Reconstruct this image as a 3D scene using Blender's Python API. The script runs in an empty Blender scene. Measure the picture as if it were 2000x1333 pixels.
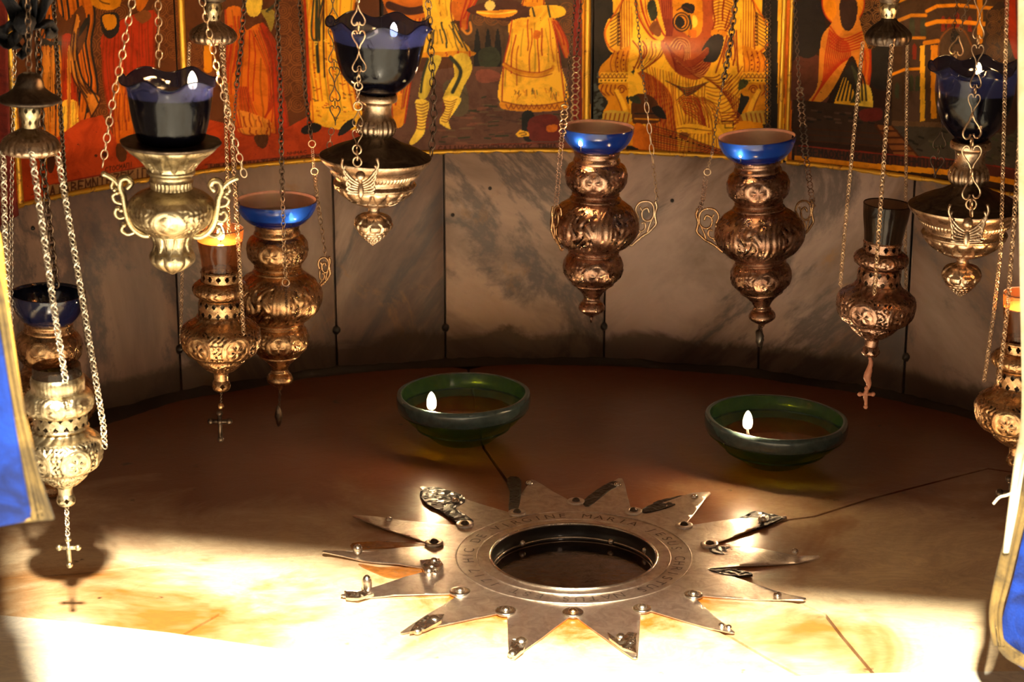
import bpy, math, random
import numpy as np
from mathutils import Vector, Matrix
from mathutils.geometry import delaunay_2d_cdt
random.seed(7); rng = np.random.default_rng(7)
SC = bpy.context.scene
COL = SC.collection
PI = math.pi

# ------------------------------------------------------------------ camera
FPX = 4300.0; PITCH = math.radians(17.3)
CAM = np.array([0.0, -2.46, 1.04])
cd = bpy.data.cameras.new('camera'); cam = bpy.data.objects.new('camera', cd); COL.objects.link(cam)
cam.location = CAM; cam.rotation_euler = (PI/2-PITCH, 0, 0)
cd.sensor_width = 36.0; cd.lens = 36.0*FPX/2000.0; cd.clip_start = 0.05
cd.dof.use_dof = True; cd.dof.focus_distance = 2.72; cd.dof.aperture_fstop = 10.0
SC.camera = cam
SC.view_settings.view_transform = 'Standard'; SC.view_settings.look = 'None'
SC.view_settings.exposure = 0.0; SC.view_settings.gamma = 1.0
SC.view_settings.use_curve_mapping = False

# ------------------------------------------------------------------ world and room light
w = bpy.data.worlds.new('grotto_air'); SC.world = w; w.use_nodes = True
w.node_tree.nodes['Background'].inputs[0].default_value = (1.0, 0.72, 0.5, 1)
w.node_tree.nodes['Background'].inputs[1].default_value = 0.016

def area(name, loc, target, size, sizey, power, color):
    l = bpy.data.lights.new(name, 'AREA'); l.shape = 'RECTANGLE'; l.size = size; l.size_y = sizey
    l.energy = power; l.color = color
    o = bpy.data.objects.new(name, l); COL.objects.link(o); o.location = loc
    o.rotation_euler = (Vector(target)-Vector(loc)).to_track_quat('-Z', 'Y').to_euler()
    return o
area('room_spotlight', (0.12, -3.05, 2.95), (0, -0.3, 0), 0.20, 0.13, 1050, (1.0, 0.86, 0.62))
area('doorway_light', (-0.55, -4.4, 1.7), (0, 0, 0.3), 0.7, 1.5, 2.4, (1.0, 0.84, 0.66))
area('front_fill', (1.1, -3.0, 2.0), (0.2, 0, 0.3), 0.3, 0.3, 5, (1.0, 0.72, 0.5))  # added weak warm fill from the front right, no known lamp

# ------------------------------------------------------------------ measuring helpers
_F = np.array([0, math.cos(PITCH), -math.sin(PITCH)]); _U = np.array([0, math.sin(PITCH), math.cos(PITCH)])
def ray(x, y): return _F + np.array([(x-1000)/FPX, 0, 0]) - (y-666.5)/FPX*_U
def fl(x, y, z=0.0):
    d = ray(x, y); return CAM + d*((z-CAM[2])/d[2])
def atY(x, y, Y):
    d = ray(x, y); return CAM + d*((Y-CAM[1])/d[1])
def scl(P): return float(np.dot(np.asarray(P)-CAM, _F))/FPX       # metres per picture unit at P
WC = np.array([0.037, -0.124]); WR = 0.892                          # niche axis and radius
def wal(x, y, R=WR):
    d = ray(x, y); a = d[0]**2+d[1]**2; o = CAM[:2]-WC; b = 2*(o@d[:2]); c = o@o-R*R
    return CAM + d*((-b+math.sqrt(b*b-4*a*c))/2/a)
def sz(x, y, R=WR):                                                 # angle along the wall, height
    P = wal(x, y, R); return math.atan2(P[0]-WC[0], P[1]-WC[1]), P[2]
def onwall(a, z, R=WR): return np.array([WC[0]+R*math.sin(a), WC[1]+R*math.cos(a), z])

# ------------------------------------------------------------------ object helpers
ORG = {}
def tag(o, label=None, cat=None, group=None, kind=None):
    if label: o['label'] = label
    if cat: o['category'] = cat
    if group: o['group'] = group
    if kind: o['kind'] = kind
    return o
def thing(name, loc, label, cat, group=None):
    o = bpy.data.objects.new(name, None); COL.objects.link(o); o.empty_display_size = 0.02
    o.location = tuple(loc); ORG[o.name] = np.array(loc, float)
    return tag(o, label, cat, group)
def mk(name, V, F, mat, parent=None, smooth=True, origin=None, cols=None):
    V = np.asarray(V, float)
    og = ORG[parent.name] if parent is not None else (np.array(origin, float) if origin is not None else np.zeros(3))
    me = bpy.data.meshes.new(name)
    L = V-og
    if isinstance(F, np.ndarray):
        k = F.shape[1]; n = len(F)
        me.vertices.add(len(V)); me.vertices.foreach_set('co', L.astype(np.float32).ravel())
        me.loops.add(n*k); me.loops.foreach_set('vertex_index', F.astype(np.int32).ravel())
        me.polygons.add(n); me.polygons.foreach_set('loop_start', np.arange(0, n*k, k, dtype=np.int32))
        me.update(calc_edges=True); me.validate()
    else:
        me.from_pydata([tuple(v) for v in L], [], [tuple(f) for f in F]); me.update()
    if smooth: me.polygons.foreach_set('use_smooth', np.ones(len(me.polygons), bool))
    me.materials.append(mat)
    o = bpy.data.objects.new(name, me); COL.objects.link(o)
    if parent is not None: o.parent = parent; ORG[o.name] = og
    else: o.location = tuple(og); ORG[o.name] = og
    return o
def join(parts):
    Vs, Fs, n = [], [], 0
    for V, F in parts:
        V = np.asarray(V, float); Vs.append(V); Fs += [tuple(i+n for i in f) for f in F]; n += len(V)
    return np.concatenate(Vs), Fs
def tube(P, r, seg=6, closed=False):
    P = np.asarray(P, float); n = len(P); rr = np.full(n, r) if np.isscalar(r) else np.asarray(r, float)
    if closed: T = np.roll(P, -1, 0)-np.roll(P, 1, 0)
    else: T = np.gradient(P, axis=0)
    T /= np.linalg.norm(T, axis=1)[:, None]+1e-12
    a = np.array([0, 0, 1.0]) if abs(T[0][2]) < .8 else np.array([1.0, 0, 0])
    N = np.cross(T[0], a); N /= np.linalg.norm(N); Ns = []
    for t in T:
        N = N-t*np.dot(N, t); N /= np.linalg.norm(N)+1e-12; Ns.append(N)
    Ns = np.array(Ns); B = np.cross(T, Ns); ang = np.arange(seg)*2*PI/seg
    V = P[:, None]+rr[:, None, None]*(np.cos(ang)[None, :, None]*Ns[:, None]+np.sin(ang)[None, :, None]*B[:, None])
    V = V.reshape(-1, 3); F = []
    for i in range(n if closed else n-1):
        j = (i+1) % n
        for k in range(seg):
            l = (k+1) % seg; F.append((i*seg+k, i*seg+l, j*seg+l, j*seg+k))
    if not closed: F += [tuple(range(seg))[::-1], tuple((n-1)*seg+k for k in range(seg))]
    return V, F
def catmull(P, m=6, closed=False):
    P = np.asarray(P, float); n = len(P); out = []
    for i in range(n if closed else n-1):
        p0 = P[(i-1) % n] if closed or i > 0 else P[i]; p1 = P[i]; p2 = P[(i+1) % n]
        p3 = P[(i+2) % n] if closed or i+2 < n else p2
        for t in np.arange(m)/m:
            out.append(.5*((2*p1)+(-p0+p2)*t+(2*p0-5*p1+4*p2-p3)*t*t+(-p0+3*p1-3*p2+p3)*t**3))
    if not closed: out.append(P[-1])
    return np.array(out)
def inside(px, py, poly):
    c = np.zeros(np.shape(px), bool); n = len(poly)
    for i in range(n):
        x1, y1 = poly[i]; x2, y2 = poly[(i+1) % n]
        if y1 == y2: continue
        c ^= ((y1 > py) != (y2 > py)) & (px < (x2-x1)*(py-y1)/(y2-y1)+x1)
    return c
def sphere(c, r, sx=1, sy=1, szz=1, n=10, m=7):
    V, F = [], []
    for i in range(m+1):
        t = PI*i/m
        for k in range(n):
            p = 2*PI*k/n; V.append((c[0]+r*sx*math.sin(t)*math.cos(p), c[1]+r*sy*math.sin(t)*math.sin(p), c[2]+r*szz*math.cos(t)))
    for i in range(m):
        for k in range(n):
            l = (k+1) % n; F.append((i*n+k, (i+1)*n+k, (i+1)*n+l, i*n+l))
    return np.array(V), F
def revolve(prof, axis0, seg=24):                                   # prof: (radius, height above axis0), plain vertical lathe
    V, F = [], []; n = len(prof)
    for r, h in prof:
        for k in range(seg):
            a = 2*PI*k/seg; V.append((axis0[0]+r*math.cos(a), axis0[1]+r*math.sin(a), axis0[2]+h))
    for i in range(n-1):
        for k in range(seg):
            l = (k+1) % seg; F.append((i*seg+k, i*seg+l, (i+1)*seg+l, (i+1)*seg+k))
    return np.array(V), F

# ------------------------------------------------------------------ materials
def newmat(name):
    m = bpy.data.materials.new(name); m.use_nodes = True; nt = m.node_tree
    return m, nt, nt.nodes['Principled BSDF']
def N(nt, t, **kw):
    n = nt.nodes.new(t)
    for k, v in kw.items():
        if k.startswith('i_'): n.inputs[k[2:].replace('_', ' ')].default_value = v
        elif k.startswith('n'): n.inputs[int(k[1:])].default_value = v
        else: setattr(n, k, v)
    return n
def noise(nt, scale, detail=4, rough=.6, dist=0, vec=None):
    n = N(nt, 'ShaderNodeTexNoise'); n.inputs['Scale'].default_value = scale; n.inputs['Detail'].default_value = detail
    n.inputs['Roughness'].default_value = rough; n.inputs['Distortion'].default_value = dist
    if vec is not None: nt.links.new(vec, n.inputs['Vector'])
    return n
def ramp(nt, src, stops):
    r = N(nt, 'ShaderNodeValToRGB'); e = r.color_ramp.elements
    while len(e) < len(stops): e.new(.5)
    for i, (p, c) in enumerate(stops): e[i].position = p; e[i].color = (*c, 1) if len(c) == 3 else c
    nt.links.new(src, r.inputs[0]); return r
def mixc(nt, fac, a, b, mode='MIX'):
    m = N(nt, 'ShaderNodeMixRGB', blend_type=mode)
    for i, v in ((0, fac), (1, a), (2, b)):
        if hasattr(v, 'is_output'): nt.links.new(v, m.inputs[i])
        else: m.inputs[i].default_value = v if i == 0 else (*v, 1)
    return m.outputs[0]
def bump(nt, src, bs, strength=.3, dist=.002):
    b = N(nt, 'ShaderNodeBump'); b.inputs['Strength'].default_value = strength; b.inputs['Distance'].default_value = dist
    nt.links.new(src, b.inputs['Height']); nt.links.new(b.outputs[0], bs.inputs['Normal']); return b
def coords(nt, scale=(1, 1, 1), rot=(0, 0, 0), geo=True, loc=(0, 0, 0)):
    m = N(nt, 'ShaderNodeMapping'); m.inputs['Scale'].default_value = scale; m.inputs['Rotation'].default_value = rot
    m.inputs['Location'].default_value = loc
    if geo: nt.links.new(N(nt, 'ShaderNodeNewGeometry').outputs['Position'], m.inputs[0])
    else: nt.links.new(N(nt, 'ShaderNodeTexCoord').outputs['Object'], m.inputs[0])
    return m.outputs[0]

def metal(name, c1, c2, rough=.3, bs=900, bstr=.25, rvar=.15):
    m, nt, b = newmat(name); v = coords(nt)
    n = noise(nt, 60, 6, .7, 1.0, v); r = ramp(nt, n.outputs[0], [(.35, c2), (.62, c1)])
    nt.links.new(r.outputs[0], b.inputs['Base Color']); b.inputs['Metallic'].default_value = 1
    n2 = noise(nt, 110, 5, .7, 0, v); mr = N(nt, 'ShaderNodeMapRange'); nt.links.new(n2.outputs[0], mr.inputs[0])
    mr.inputs[3].default_value = rough-rvar*.6; mr.inputs[4].default_value = rough+rvar
    nt.links.new(mr.outputs[0], b.inputs['Roughness'])
    bump(nt, noise(nt, bs, 3, .6, 0, v).outputs[0], b, bstr, .001)
    return m
M_SILVER = metal('old_silver', (.70, .60, .40), (.34, .26, .15), .27)
M_SILVB = metal('tarnished_silver', (.66, .50, .36), (.30, .19, .12), .26)
M_BRASS = metal('aged_brass', (.66, .42, .22), (.28, .14, .07), .25)
M_COPPER = metal('copper_bronze', (.46, .29, .21), (.20, .10, .07), .25)
M_DARKM = metal('blackened_metal', (.16, .12, .09), (.05, .035, .03), .38)
M_CHAIN = metal('chain_metal', (.82, .62, .42), (.42, .27, .17), .3, 500)
M_CHAINS = metal('silver_chain', (.86, .80, .70), (.55, .47, .38), .25, 500)
M_CHAIND = metal('dark_chain', (.20, .14, .10), (.07, .05, .04), .4, 500)
M_STAR = metal('star_silver', (.80, .72, .64), (.55, .44, .38), .36, 260, .3, .08)
M_BOLT = metal('bright_bolt', (.92, .86, .78), (.6, .5, .4), .18)

def glassy(name, body, trans, tfac, tint, tintfac, rough=.08, coat=.8):
    m, nt, b = newmat(name)
    b.inputs['Base Color'].default_value = (*body, 1); b.inputs['Roughness'].default_value = rough
    b.inputs['Specular IOR Level'].default_value = .2; b.inputs['Coat Weight'].default_value = coat; b.inputs['Coat Roughness'].default_value = rough*.6
    n = noise(nt, 160, 4, .7, 1.5, coords(nt)); bump(nt, n.outputs[0], b, .12, .0015)
    tr = N(nt, 'ShaderNodeBsdfTranslucent'); tr.inputs[0].default_value = (*trans, 1)
    tp = N(nt, 'ShaderNodeBsdfTransparent'); tp.inputs[0].default_value = (*tint, 1)
    m1 = N(nt, 'ShaderNodeMixShader'); m1.inputs[0].default_value = tfac
    nt.links.new(b.outputs[0], m1.inputs[1]); nt.links.new(tr.outputs[0], m1.inputs[2])
    m2 = N(nt, 'ShaderNodeMixShader'); m2.inputs[0].default_value = tintfac
    nt.links.new(m1.outputs[0], m2.inputs[1]); nt.links.new(tp.outputs[0], m2.inputs[2])
    nt.links.new(m2.outputs[0], nt.nodes['Material Output'].inputs[0]); return m
M_BLUEG = glassy('bright_blue_glass', (.002, .010, .13), (.01, .09, .95), .030, (.12, .3, 1), .05, .10, .5)
M_COBALT = glassy('dark_cobalt_glass', (.002, .002, .005), (.03, .05, .30), .05, (.20, .25, .5), .12, .05, .22)
M_GREENG = glassy('dark_green_glass', (.008, .018, .020), (.03, .09, .09), .012, (.78, .97, .08), .50, .24)
M_AMBERG = glassy('amber_glass', (.10, .03, .01), (.8, .28, .06), .10, (1, .66, .38), .55)
M_SMOKEG = glassy('smoky_brown_glass', (.02, .012, .008), (.15, .08, .04), .15, (.45, .3, .2), .40, .08, .4)
def plain(name, c, rough=.5, coat=0, metallic=0):
    m, nt, b = newmat(name); n = noise(nt, 90, 5, .65, .5, coords(nt))
    r = ramp(nt, n.outputs[0], [(.3, tuple(x*.6 for x in c)), (.7, c)]); nt.links.new(r.outputs[0], b.inputs['Base Color'])
    b.inputs['Roughness'].default_value = rough; b.inputs['Coat Weight'].default_value = coat; b.inputs['Metallic'].default_value = metallic
    bump(nt, n.outputs[0], b, .2, .001); return m
M_GRIME_SHADE = plain('black_grime_and_shade', (.022, .015, .011), .38, .15)  # grime and crust; also the painted shade in the star's sockets
M_RIMT = plain('teal_lit_rim', (.050, .085, .085), .26, .6)  # lighter teal than the bowl, light on the rim put into the colour
M_OIL = plain('oil_with_ash', (.022, .012, .011), .35, .3)
M_OILD = plain('dark_oil', (.02, .012, .01), .06, 1)
M_WICK = plain('burnt_wick', (.05, .03, .02), .8)
M_ROPE = plain('wax_red_cord', (.55, .22, .13), .6)
def emit(name, c, s):
    m, nt, b = newmat(name); e = N(nt, 'ShaderNodeEmission'); e.inputs[0].default_value = (*c, 1); e.inputs[1].default_value = s
    tp = N(nt, 'ShaderNodeBsdfTransparent'); ad = N(nt, 'ShaderNodeAddShader'); nt.links.new(e.outputs[0], ad.inputs[0]); nt.links.new(tp.outputs[0], ad.inputs[1])
    nt.links.new(ad.outputs[0], nt.nodes['Material Output'].inputs[0]); return m
M_FLAME = emit('oil_flame', (1, .72, .34), 22)
M_FLAMEB = emit('small_blue_white_flame', (.85, .9, 1), 14)

# polished marble of the niche floor, rusty round the star, oil and painted shade behind
def marble_floor(name, base, dark, stain, white=False):
    m, nt, b = newmat(name); v = coords(nt)
    big = noise(nt, 3.2, 5, .6, .8, v); col = ramp(nt, big.outputs[0], [(.34, dark), (.43, tuple(x*.6+y*.4 for x, y in zip(dark, base))), (.50, base), (.75, tuple(min(1, x*1.18) for x in base))]).outputs[0]
    vein = noise(nt, 9, 8, .75, 2.5, coords(nt, (1, 2.2, 1), (0, 0, .6)))
    vr = ramp(nt, vein.outputs[0], [(.44, (0, 0, 0)), (.50, (1, 1, 1)), (.56, (0, 0, 0))])
    vm = N(nt, 'ShaderNodeMath', operation='MULTIPLY'); nt.links.new(vr.outputs[0], vm.inputs[0]); vm.inputs[1].default_value = .35 if white else .22
    col = mixc(nt, vm.outputs[0], col, (.35, .33, .34) if white else (.24, .10, .03))
    if not white:
        sub = N(nt, 'ShaderNodeVectorMath', operation='DISTANCE'); nt.links.new(v, sub.inputs[0]); sub.inputs[1].default_value = (.0745, 0, 0)
        wob = noise(nt, 16, 6, .7, .5, v); ad = N(nt, 'ShaderNodeMath', operation='MULTIPLY_ADD')
        nt.links.new(wob.outputs[0], ad.inputs[0]); ad.inputs[1].default_value = .22; nt.links.new(sub.outputs['Value'], ad.inputs[2])
        st = ramp(nt, ad.outputs[0], [(.30, (1, 1, 1)), (.375, (.22, .22, .22)), (.44, (0, 0, 0))])
        col = mixc(nt, st.outputs[0], col, stain)
        # oil stain towards the back of the niche, deepened to paint in its warm shade
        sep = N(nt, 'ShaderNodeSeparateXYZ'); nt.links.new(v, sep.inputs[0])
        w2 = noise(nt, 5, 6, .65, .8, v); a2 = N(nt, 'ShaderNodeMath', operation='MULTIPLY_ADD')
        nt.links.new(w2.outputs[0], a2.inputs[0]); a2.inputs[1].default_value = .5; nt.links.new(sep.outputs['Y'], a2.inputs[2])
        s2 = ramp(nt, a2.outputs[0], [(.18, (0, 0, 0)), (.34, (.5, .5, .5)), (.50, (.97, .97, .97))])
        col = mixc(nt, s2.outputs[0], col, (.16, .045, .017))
        sp = noise(nt, 30, 3, .5, 0, v); s3 = ramp(nt, sp.outputs[0], [(.24, (1, 1, 1)), (.30, (0, 0, 0))])
        col = mixc(nt, s3.outputs[0], col, (.05, .03, .015))
    nt.links.new(col, b.inputs['Base Color']); b.inputs['Roughness'].default_value = .34
    b.inputs['Coat Weight'].default_value = .35; b.inputs['Coat Roughness'].default_value = .16
    bump(nt, noise(nt, 24, 5, .6, .4, v).outputs[0], b, .25, .004)
    return m
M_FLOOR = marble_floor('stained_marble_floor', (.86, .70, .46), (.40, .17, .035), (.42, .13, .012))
M_THRESH = marble_floor('white_threshold_marble', (.90, .86, .76), (.74, .66, .52), (.6, .3, .1), True)

def marble_wall(name, rot, seed, tint):
    m, nt, b = newmat(name); v = coords(nt, (1, 1, 1), (0, 0, 0), True, (seed, seed*.7, 0))
    v0 = coords(nt, (1, 1, 1), (0, rot, 0), True, (seed*1.3, 0, seed))
    mp = N(nt, 'ShaderNodeMapping'); mp.inputs['Scale'].default_value = (3.0, 1.4, 1.0); nt.links.new(v0, mp.inputs[0]); vr = mp.outputs[0]
    n1 = noise(nt, 1.9, 7, .62, .5, vr); c = ramp(nt, n1.outputs[0], [(.30, (.11, .07, .065)), (.42, (.24, .16, .13)), (.58, tuple(q*.95 for q in (tint[0], tint[1]*.86, tint[2]*.86))), (.8, (.44, .26, .16))]).outputs[0]
    n2 = noise(nt, 1.15, 9, .68, .7, vr); k = ramp(nt, n2.outputs[0], [(.455, (0, 0, 0)), (.495, (.75, .75, .75)), (.505, (.75, .75, .75)), (.54, (0, 0, 0))])
    c = mixc(nt, k.outputs[0], c, (.10, .088, .095))
    n3 = noise(nt, 7, 6, .7, .8, v); k3 = ramp(nt, n3.outputs[0], [(.60, (0, 0, 0)), (.72, (.65, .65, .65))]); c = mixc(nt, k3.outputs[0], c, (.42, .22, .08))
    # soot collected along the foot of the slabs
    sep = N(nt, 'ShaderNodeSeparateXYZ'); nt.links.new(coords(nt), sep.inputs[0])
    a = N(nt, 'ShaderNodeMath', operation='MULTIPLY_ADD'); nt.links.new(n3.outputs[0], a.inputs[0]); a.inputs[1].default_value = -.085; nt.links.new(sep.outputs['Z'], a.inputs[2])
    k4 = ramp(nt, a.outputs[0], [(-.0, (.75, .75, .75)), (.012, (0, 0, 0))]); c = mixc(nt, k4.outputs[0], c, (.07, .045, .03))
    nt.links.new(c, b.inputs['Base Color']); b.inputs['Roughness'].default_value = .5; b.inputs['Coat Weight'].default_value = .08
    b.inputs['Coat Roughness'].default_value = .3
    bump(nt, noise(nt, 40, 6, .65, .3, v).outputs[0], b, .22, .003); return m
M_GROUT = plain('dark_joint', (.035, .022, .016), .8)
M_STONE = plain('dark_rough_stone', (.10, .07, .05), .85)
M_WOOD = plain('sooty_wood', (.07, .035, .018), .7)

def gold_frame():
    m, nt, b = newmat('gilded_moulding'); v = coords(nt)
    n = noise(nt, 45, 7, .75, .8, v); r = ramp(nt, n.outputs[0], [(.36, (.30, .07, .01)), (.46, (.95, .55, .07))])
    nt.links.new(r.outputs[0], b.inputs['Base Color'])
    mt = ramp(nt, n.outputs[0], [(.36, (.1, .1, .1)), (.46, (.85, .85, .85))]); nt.links.new(mt.outputs[0], b.inputs['Metallic'])
    b.inputs['Roughness'].default_value = .38; bump(nt, noise(nt, 150, 5, .7, 0, v).outputs[0], b, .5, .002); return m
M_GILT = gold_frame()
def paint_mat():
    m, nt, b = newmat('icon_paint_and_gold_leaf'); v = coords(nt)
    at = N(nt, 'ShaderNodeAttribute', attribute_name='paint')
    n = noise(nt, 30, 7, .7, .6, v); r = ramp(nt, n.outputs[0], [(.3, (.55, .50, .48)), (.55, (1, 1, 1))])
    c = mixc(nt, 1.0, at.outputs['Color'], r.outputs[0], 'MULTIPLY')
    fl_ = noise(nt, 150, 3, .7, 0, v); fr = ramp(nt, fl_.outputs[0], [(.27, (1, 1, 1)), (.31, (0, 0, 0))]); c = mixc(nt, fr.outputs[0], c, (.05, .02, .01))
    nt.links.new(c, b.inputs['Base Color'])
    mm = N(nt, 'ShaderNodeMath', operation='MULTIPLY'); nt.links.new(at.outputs['Alpha'], mm.inputs[0]); mm.inputs[1].default_value = .72
    nt.links.new(mm.outputs[0], b.inputs['Metallic'])
    b.inputs['Roughness'].default_value = .40; b.inputs['Coat Weight'].default_value = .05; b.inputs['Coat Roughness'].default_value = .12; b.inputs['Specular IOR Level'].default_value = .12
    bp = bump(nt, noise(nt, 260, 5, .75, .3, coords(nt, (1, 1, 2.2))).outputs[0], b, .35, .0016)
    return m
M_PAINT = paint_mat()
def cloth(name, c1, c2, metallic=0, scale=300):
    m, nt, b = newmat(name); v = coords(nt); n = noise(nt, 22, 4, .6, 1, v)
    r = ramp(nt, n.outputs[0], [(.35, c2), (.65, c1)]); nt.links.new(r.outputs[0], b.inputs['Base Color'])
    b.inputs['Roughness'].default_value = .65 if not metallic else .4; b.inputs['Metallic'].default_value = metallic
    b.inputs['Sheen Weight'].default_value = .05; b.inputs['Specular IOR Level'].default_value = .2
    bump(nt, noise(nt, scale, 4, .7, 0, v).outputs[0], b, .6, .002); return m
M_BLUEC = cloth('blue_satin', (.002, .028, .26), (.001, .008, .07))
M_BRAID = cloth('gold_braid', (.22, .15, .05), (.07, .05, .025), .35)
M_SATIN = cloth('yellow_satin', (.90, .52, .10), (.60, .30, .04), .1)
M_CREAM = cloth('cream_cloth', (.92, .84, .66), (.75, .64, .44))
M_REDC = cloth('dark_red_cloth', (.22, .022, .012), (.08, .008, .006))
M_BLACKC = cloth('black_ribbon', (.012, .012, .018), (.005, .005, .008))
# ================================================================== the setting
STAR = np.array([0.0745, 0.0, 0.0])
def cdt_sheet(outer, holes, spacing=None):
    """triangulated flat region with holes and inner points -> verts2d, tris, boundary loops"""
    vs = [Vector(p[:2]) for p in outer]; ed = [(i, (i+1) % len(outer)) for i in range(len(outer))]
    for h in holes:
        k = len(vs); vs += [Vector(p[:2]) for p in h]; ed += [(k+i, k+(i+1) % len(h)) for i in range(len(h))]
    if spacing:
        o = np.array([p[:2] for p in outer]); x0, y0 = o.min(0); x1, y1 = o.max(0)
        gx, gy = np.meshgrid(np.arange(x0, x1, spacing), np.arange(y0, y1, spacing)); gx = gx.ravel()+rng.uniform(-.2, .2, gx.size)*spacing; gy = gy.ravel()+rng.uniform(-.2, .2, gy.size)*spacing
        ok = inside(gx, gy, [p[:2] for p in outer])
        for h in holes: ok &= ~inside(gx, gy, [p[:2] for p in h])
        vs += [Vector((a, c)) for a, c in zip(gx[ok], gy[ok])]
    r = delaunay_2d_cdt(vs, ed, [], 0, 1e-6); V = np.array([tuple(p) for p in r[0]]); T = np.array([t for t in r[2] if len(t) == 3])
    c = V[T].mean(1); ok = inside(c[:, 0], c[:, 1], [p[:2] for p in outer])
    for h in holes: ok &= ~inside(c[:, 0], c[:, 1], [p[:2] for p in h])
    T = T[ok]
    cr = np.cross(V[T[:, 1]]-V[T[:, 0]], V[T[:, 2]]-V[T[:, 0]]); T[cr < 0] = T[cr < 0][:, ::-1]
    return V, T
def slab(name, outer, holes, mat, parent, ztop=0.0, thick=.006, spacing=None, zfn=None, smooth=False, origin=None, bev=0):
    V, T = cdt_sheet(outer, holes, spacing)
    zt = np.full(len(V), ztop) if zfn is None else zfn(V)
    n = len(V); W = np.concatenate([np.c_[V, zt], np.c_[V, zt-thick]])
    e = {}
    for t in T:
        for a, b in ((t[0], t[1]), (t[1], t[2]), (t[2], t[0])): e[(a, b)] = 1
    side = [(b, a, a+n, b+n) for (a, b) in e if (b, a) not in e]
    F = [tuple(t) for t in T]+[tuple(t[::-1]+n) for t in T]+side
    o = mk(name, W, F, mat, parent, smooth=False, origin=origin)
    return o
def arc_pts(a0, a1, R, n=24): return [(WC[0]+R*math.sin(a), WC[1]+R*math.cos(a)) for a in np.linspace(a0, a1, n)]

floor = slab('floor', [(-1.5, -3.6), (1.5, -3.6), (1.5, .86), (-1.5, .86)], [[(STAR[0]+.112*math.cos(t), STAR[1]+.112*math.sin(t)) for t in np.arange(0, 2*PI, PI/20)]], M_GROUT, None, ztop=-.006, thick=.05)
tag(floor, 'dark bedding and paving under the marble slabs', None, None, 'structure')
def F2(*p): return [tuple(fl(x, y)[:2]) for x, y in p]
def off(line, d):
    L = np.array(line, float); T = np.gradient(L, axis=0); T /= np.linalg.norm(T, axis=1)[:, None]; return [tuple(q) for q in L+np.c_[-T[:, 1], T[:, 0]]*d]
def inner(px):
    p = fl(*px)[:2]-STAR[:2]; a = math.atan2(p[1], p[0]); return (STAR[0]+.152*math.cos(a), STAR[1]+.152*math.sin(a)), a
def joint(pts, extra=None):
    q = F2(*pts); s, a = inner(pts[0]); L = [s]+q+(extra or []); L = [L[0]]+[L[i] for i in range(1, len(L))]; return L, a
J1, a1 = joint([(620, 1087), (450, 1098), (300, 1104), (150, 1122), (0, 1131)], [(-.80, -.05)])
J2, a2 = joint([(990, 940), (965, 905), (945, 876), (935, 830), (925, 775), (915, 722)])
J3, a3 = joint([(1540, 1016), (1590, 1010), (1700, 975), (1820, 944), (1930, 916)], [(.86, .20)])
J4, a4 = joint([(1565, 1180), (1610, 1200), (1645, 1245), (1700, 1302)])
J5, a5 = joint([(1425, 1244), (1500, 1288), (1560, 1312)])
J6, a6 = joint([(690, 1168), (560, 1172), (430, 1200), (360, 1240), (330, 1240)])
TH = F2((0, 1203), (170, 1219), (330, 1237), (540, 1268), (700, 1287), (860, 1297), (1000, 1306), (1200, 1318), (1400, 1326), (1560, 1322), (1720, 1316), (2000, 1312)); TH = [(-.80, TH[0][1]+.03)]+TH+[(.80, TH[-1][1])]
THa = np.array(TH)
def th_y(x): return float(np.interp(x, THa[:, 0], THa[:, 1]))
for J in (J4, J5, J6): J[-1] = (J[-1][0], th_y(J[-1][0]))
g = .0021
def ring(a, b):                                                     # inner circle points from angle a to b anticlockwise
    while b < a: b += 2*PI
    m = max(3, int((b-a)/.12)); return [(STAR[0]+.152*math.cos(t), STAR[1]+.152*math.sin(t)) for t in np.linspace(a, b, m)][1:-1]
def wallarc(p, q, m=26):
    a = math.atan2(p[0]-WC[0], p[1]-WC[1]); b = math.atan2(q[0]-WC[0], q[1]-WC[1]); return arc_pts(a, b, WR-.004, m)[1:-1]
def thr(x0, x1): 
    xs = [p[0] for p in TH if min(x0, x1)+.01 < p[0] < max(x0, x1)-.01]; xs = sorted(xs, reverse=x1 < x0); return [(x, th_y(x)+.0012) for x in xs]
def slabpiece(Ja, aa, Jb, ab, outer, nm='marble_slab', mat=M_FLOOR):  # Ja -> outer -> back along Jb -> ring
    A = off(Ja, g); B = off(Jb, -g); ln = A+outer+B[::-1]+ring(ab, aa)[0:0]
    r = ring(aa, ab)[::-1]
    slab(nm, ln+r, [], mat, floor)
# anticlockwise order of joint directions: J4(right-front) J3 J2 J1 J6 J5
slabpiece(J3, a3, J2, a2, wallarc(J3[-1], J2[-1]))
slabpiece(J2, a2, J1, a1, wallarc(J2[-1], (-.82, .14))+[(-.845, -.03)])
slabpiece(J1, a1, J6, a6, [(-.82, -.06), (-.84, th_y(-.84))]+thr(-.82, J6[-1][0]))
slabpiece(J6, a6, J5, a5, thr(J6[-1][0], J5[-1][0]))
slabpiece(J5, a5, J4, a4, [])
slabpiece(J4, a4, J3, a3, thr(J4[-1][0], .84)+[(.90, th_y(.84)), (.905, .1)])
slab('threshold_slab', [(x, y-.0012) for x, y in TH][::-1]+[(-.80, -.80), (.80, -.80)], [], M_THRESH, floor, ztop=.001, thick=.007)
for i in range(-2, 2):
    for j in range(4):
        x0 = i*.7+.002; y0 = -.804-j*.66
        slab('paving_slab', [(x0, y0-.656), (x0+.696, y0-.656), (x0+.696, y0), (x0, y0)], [], M_THRESH, floor, ztop=.0, thick=.006)

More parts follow.
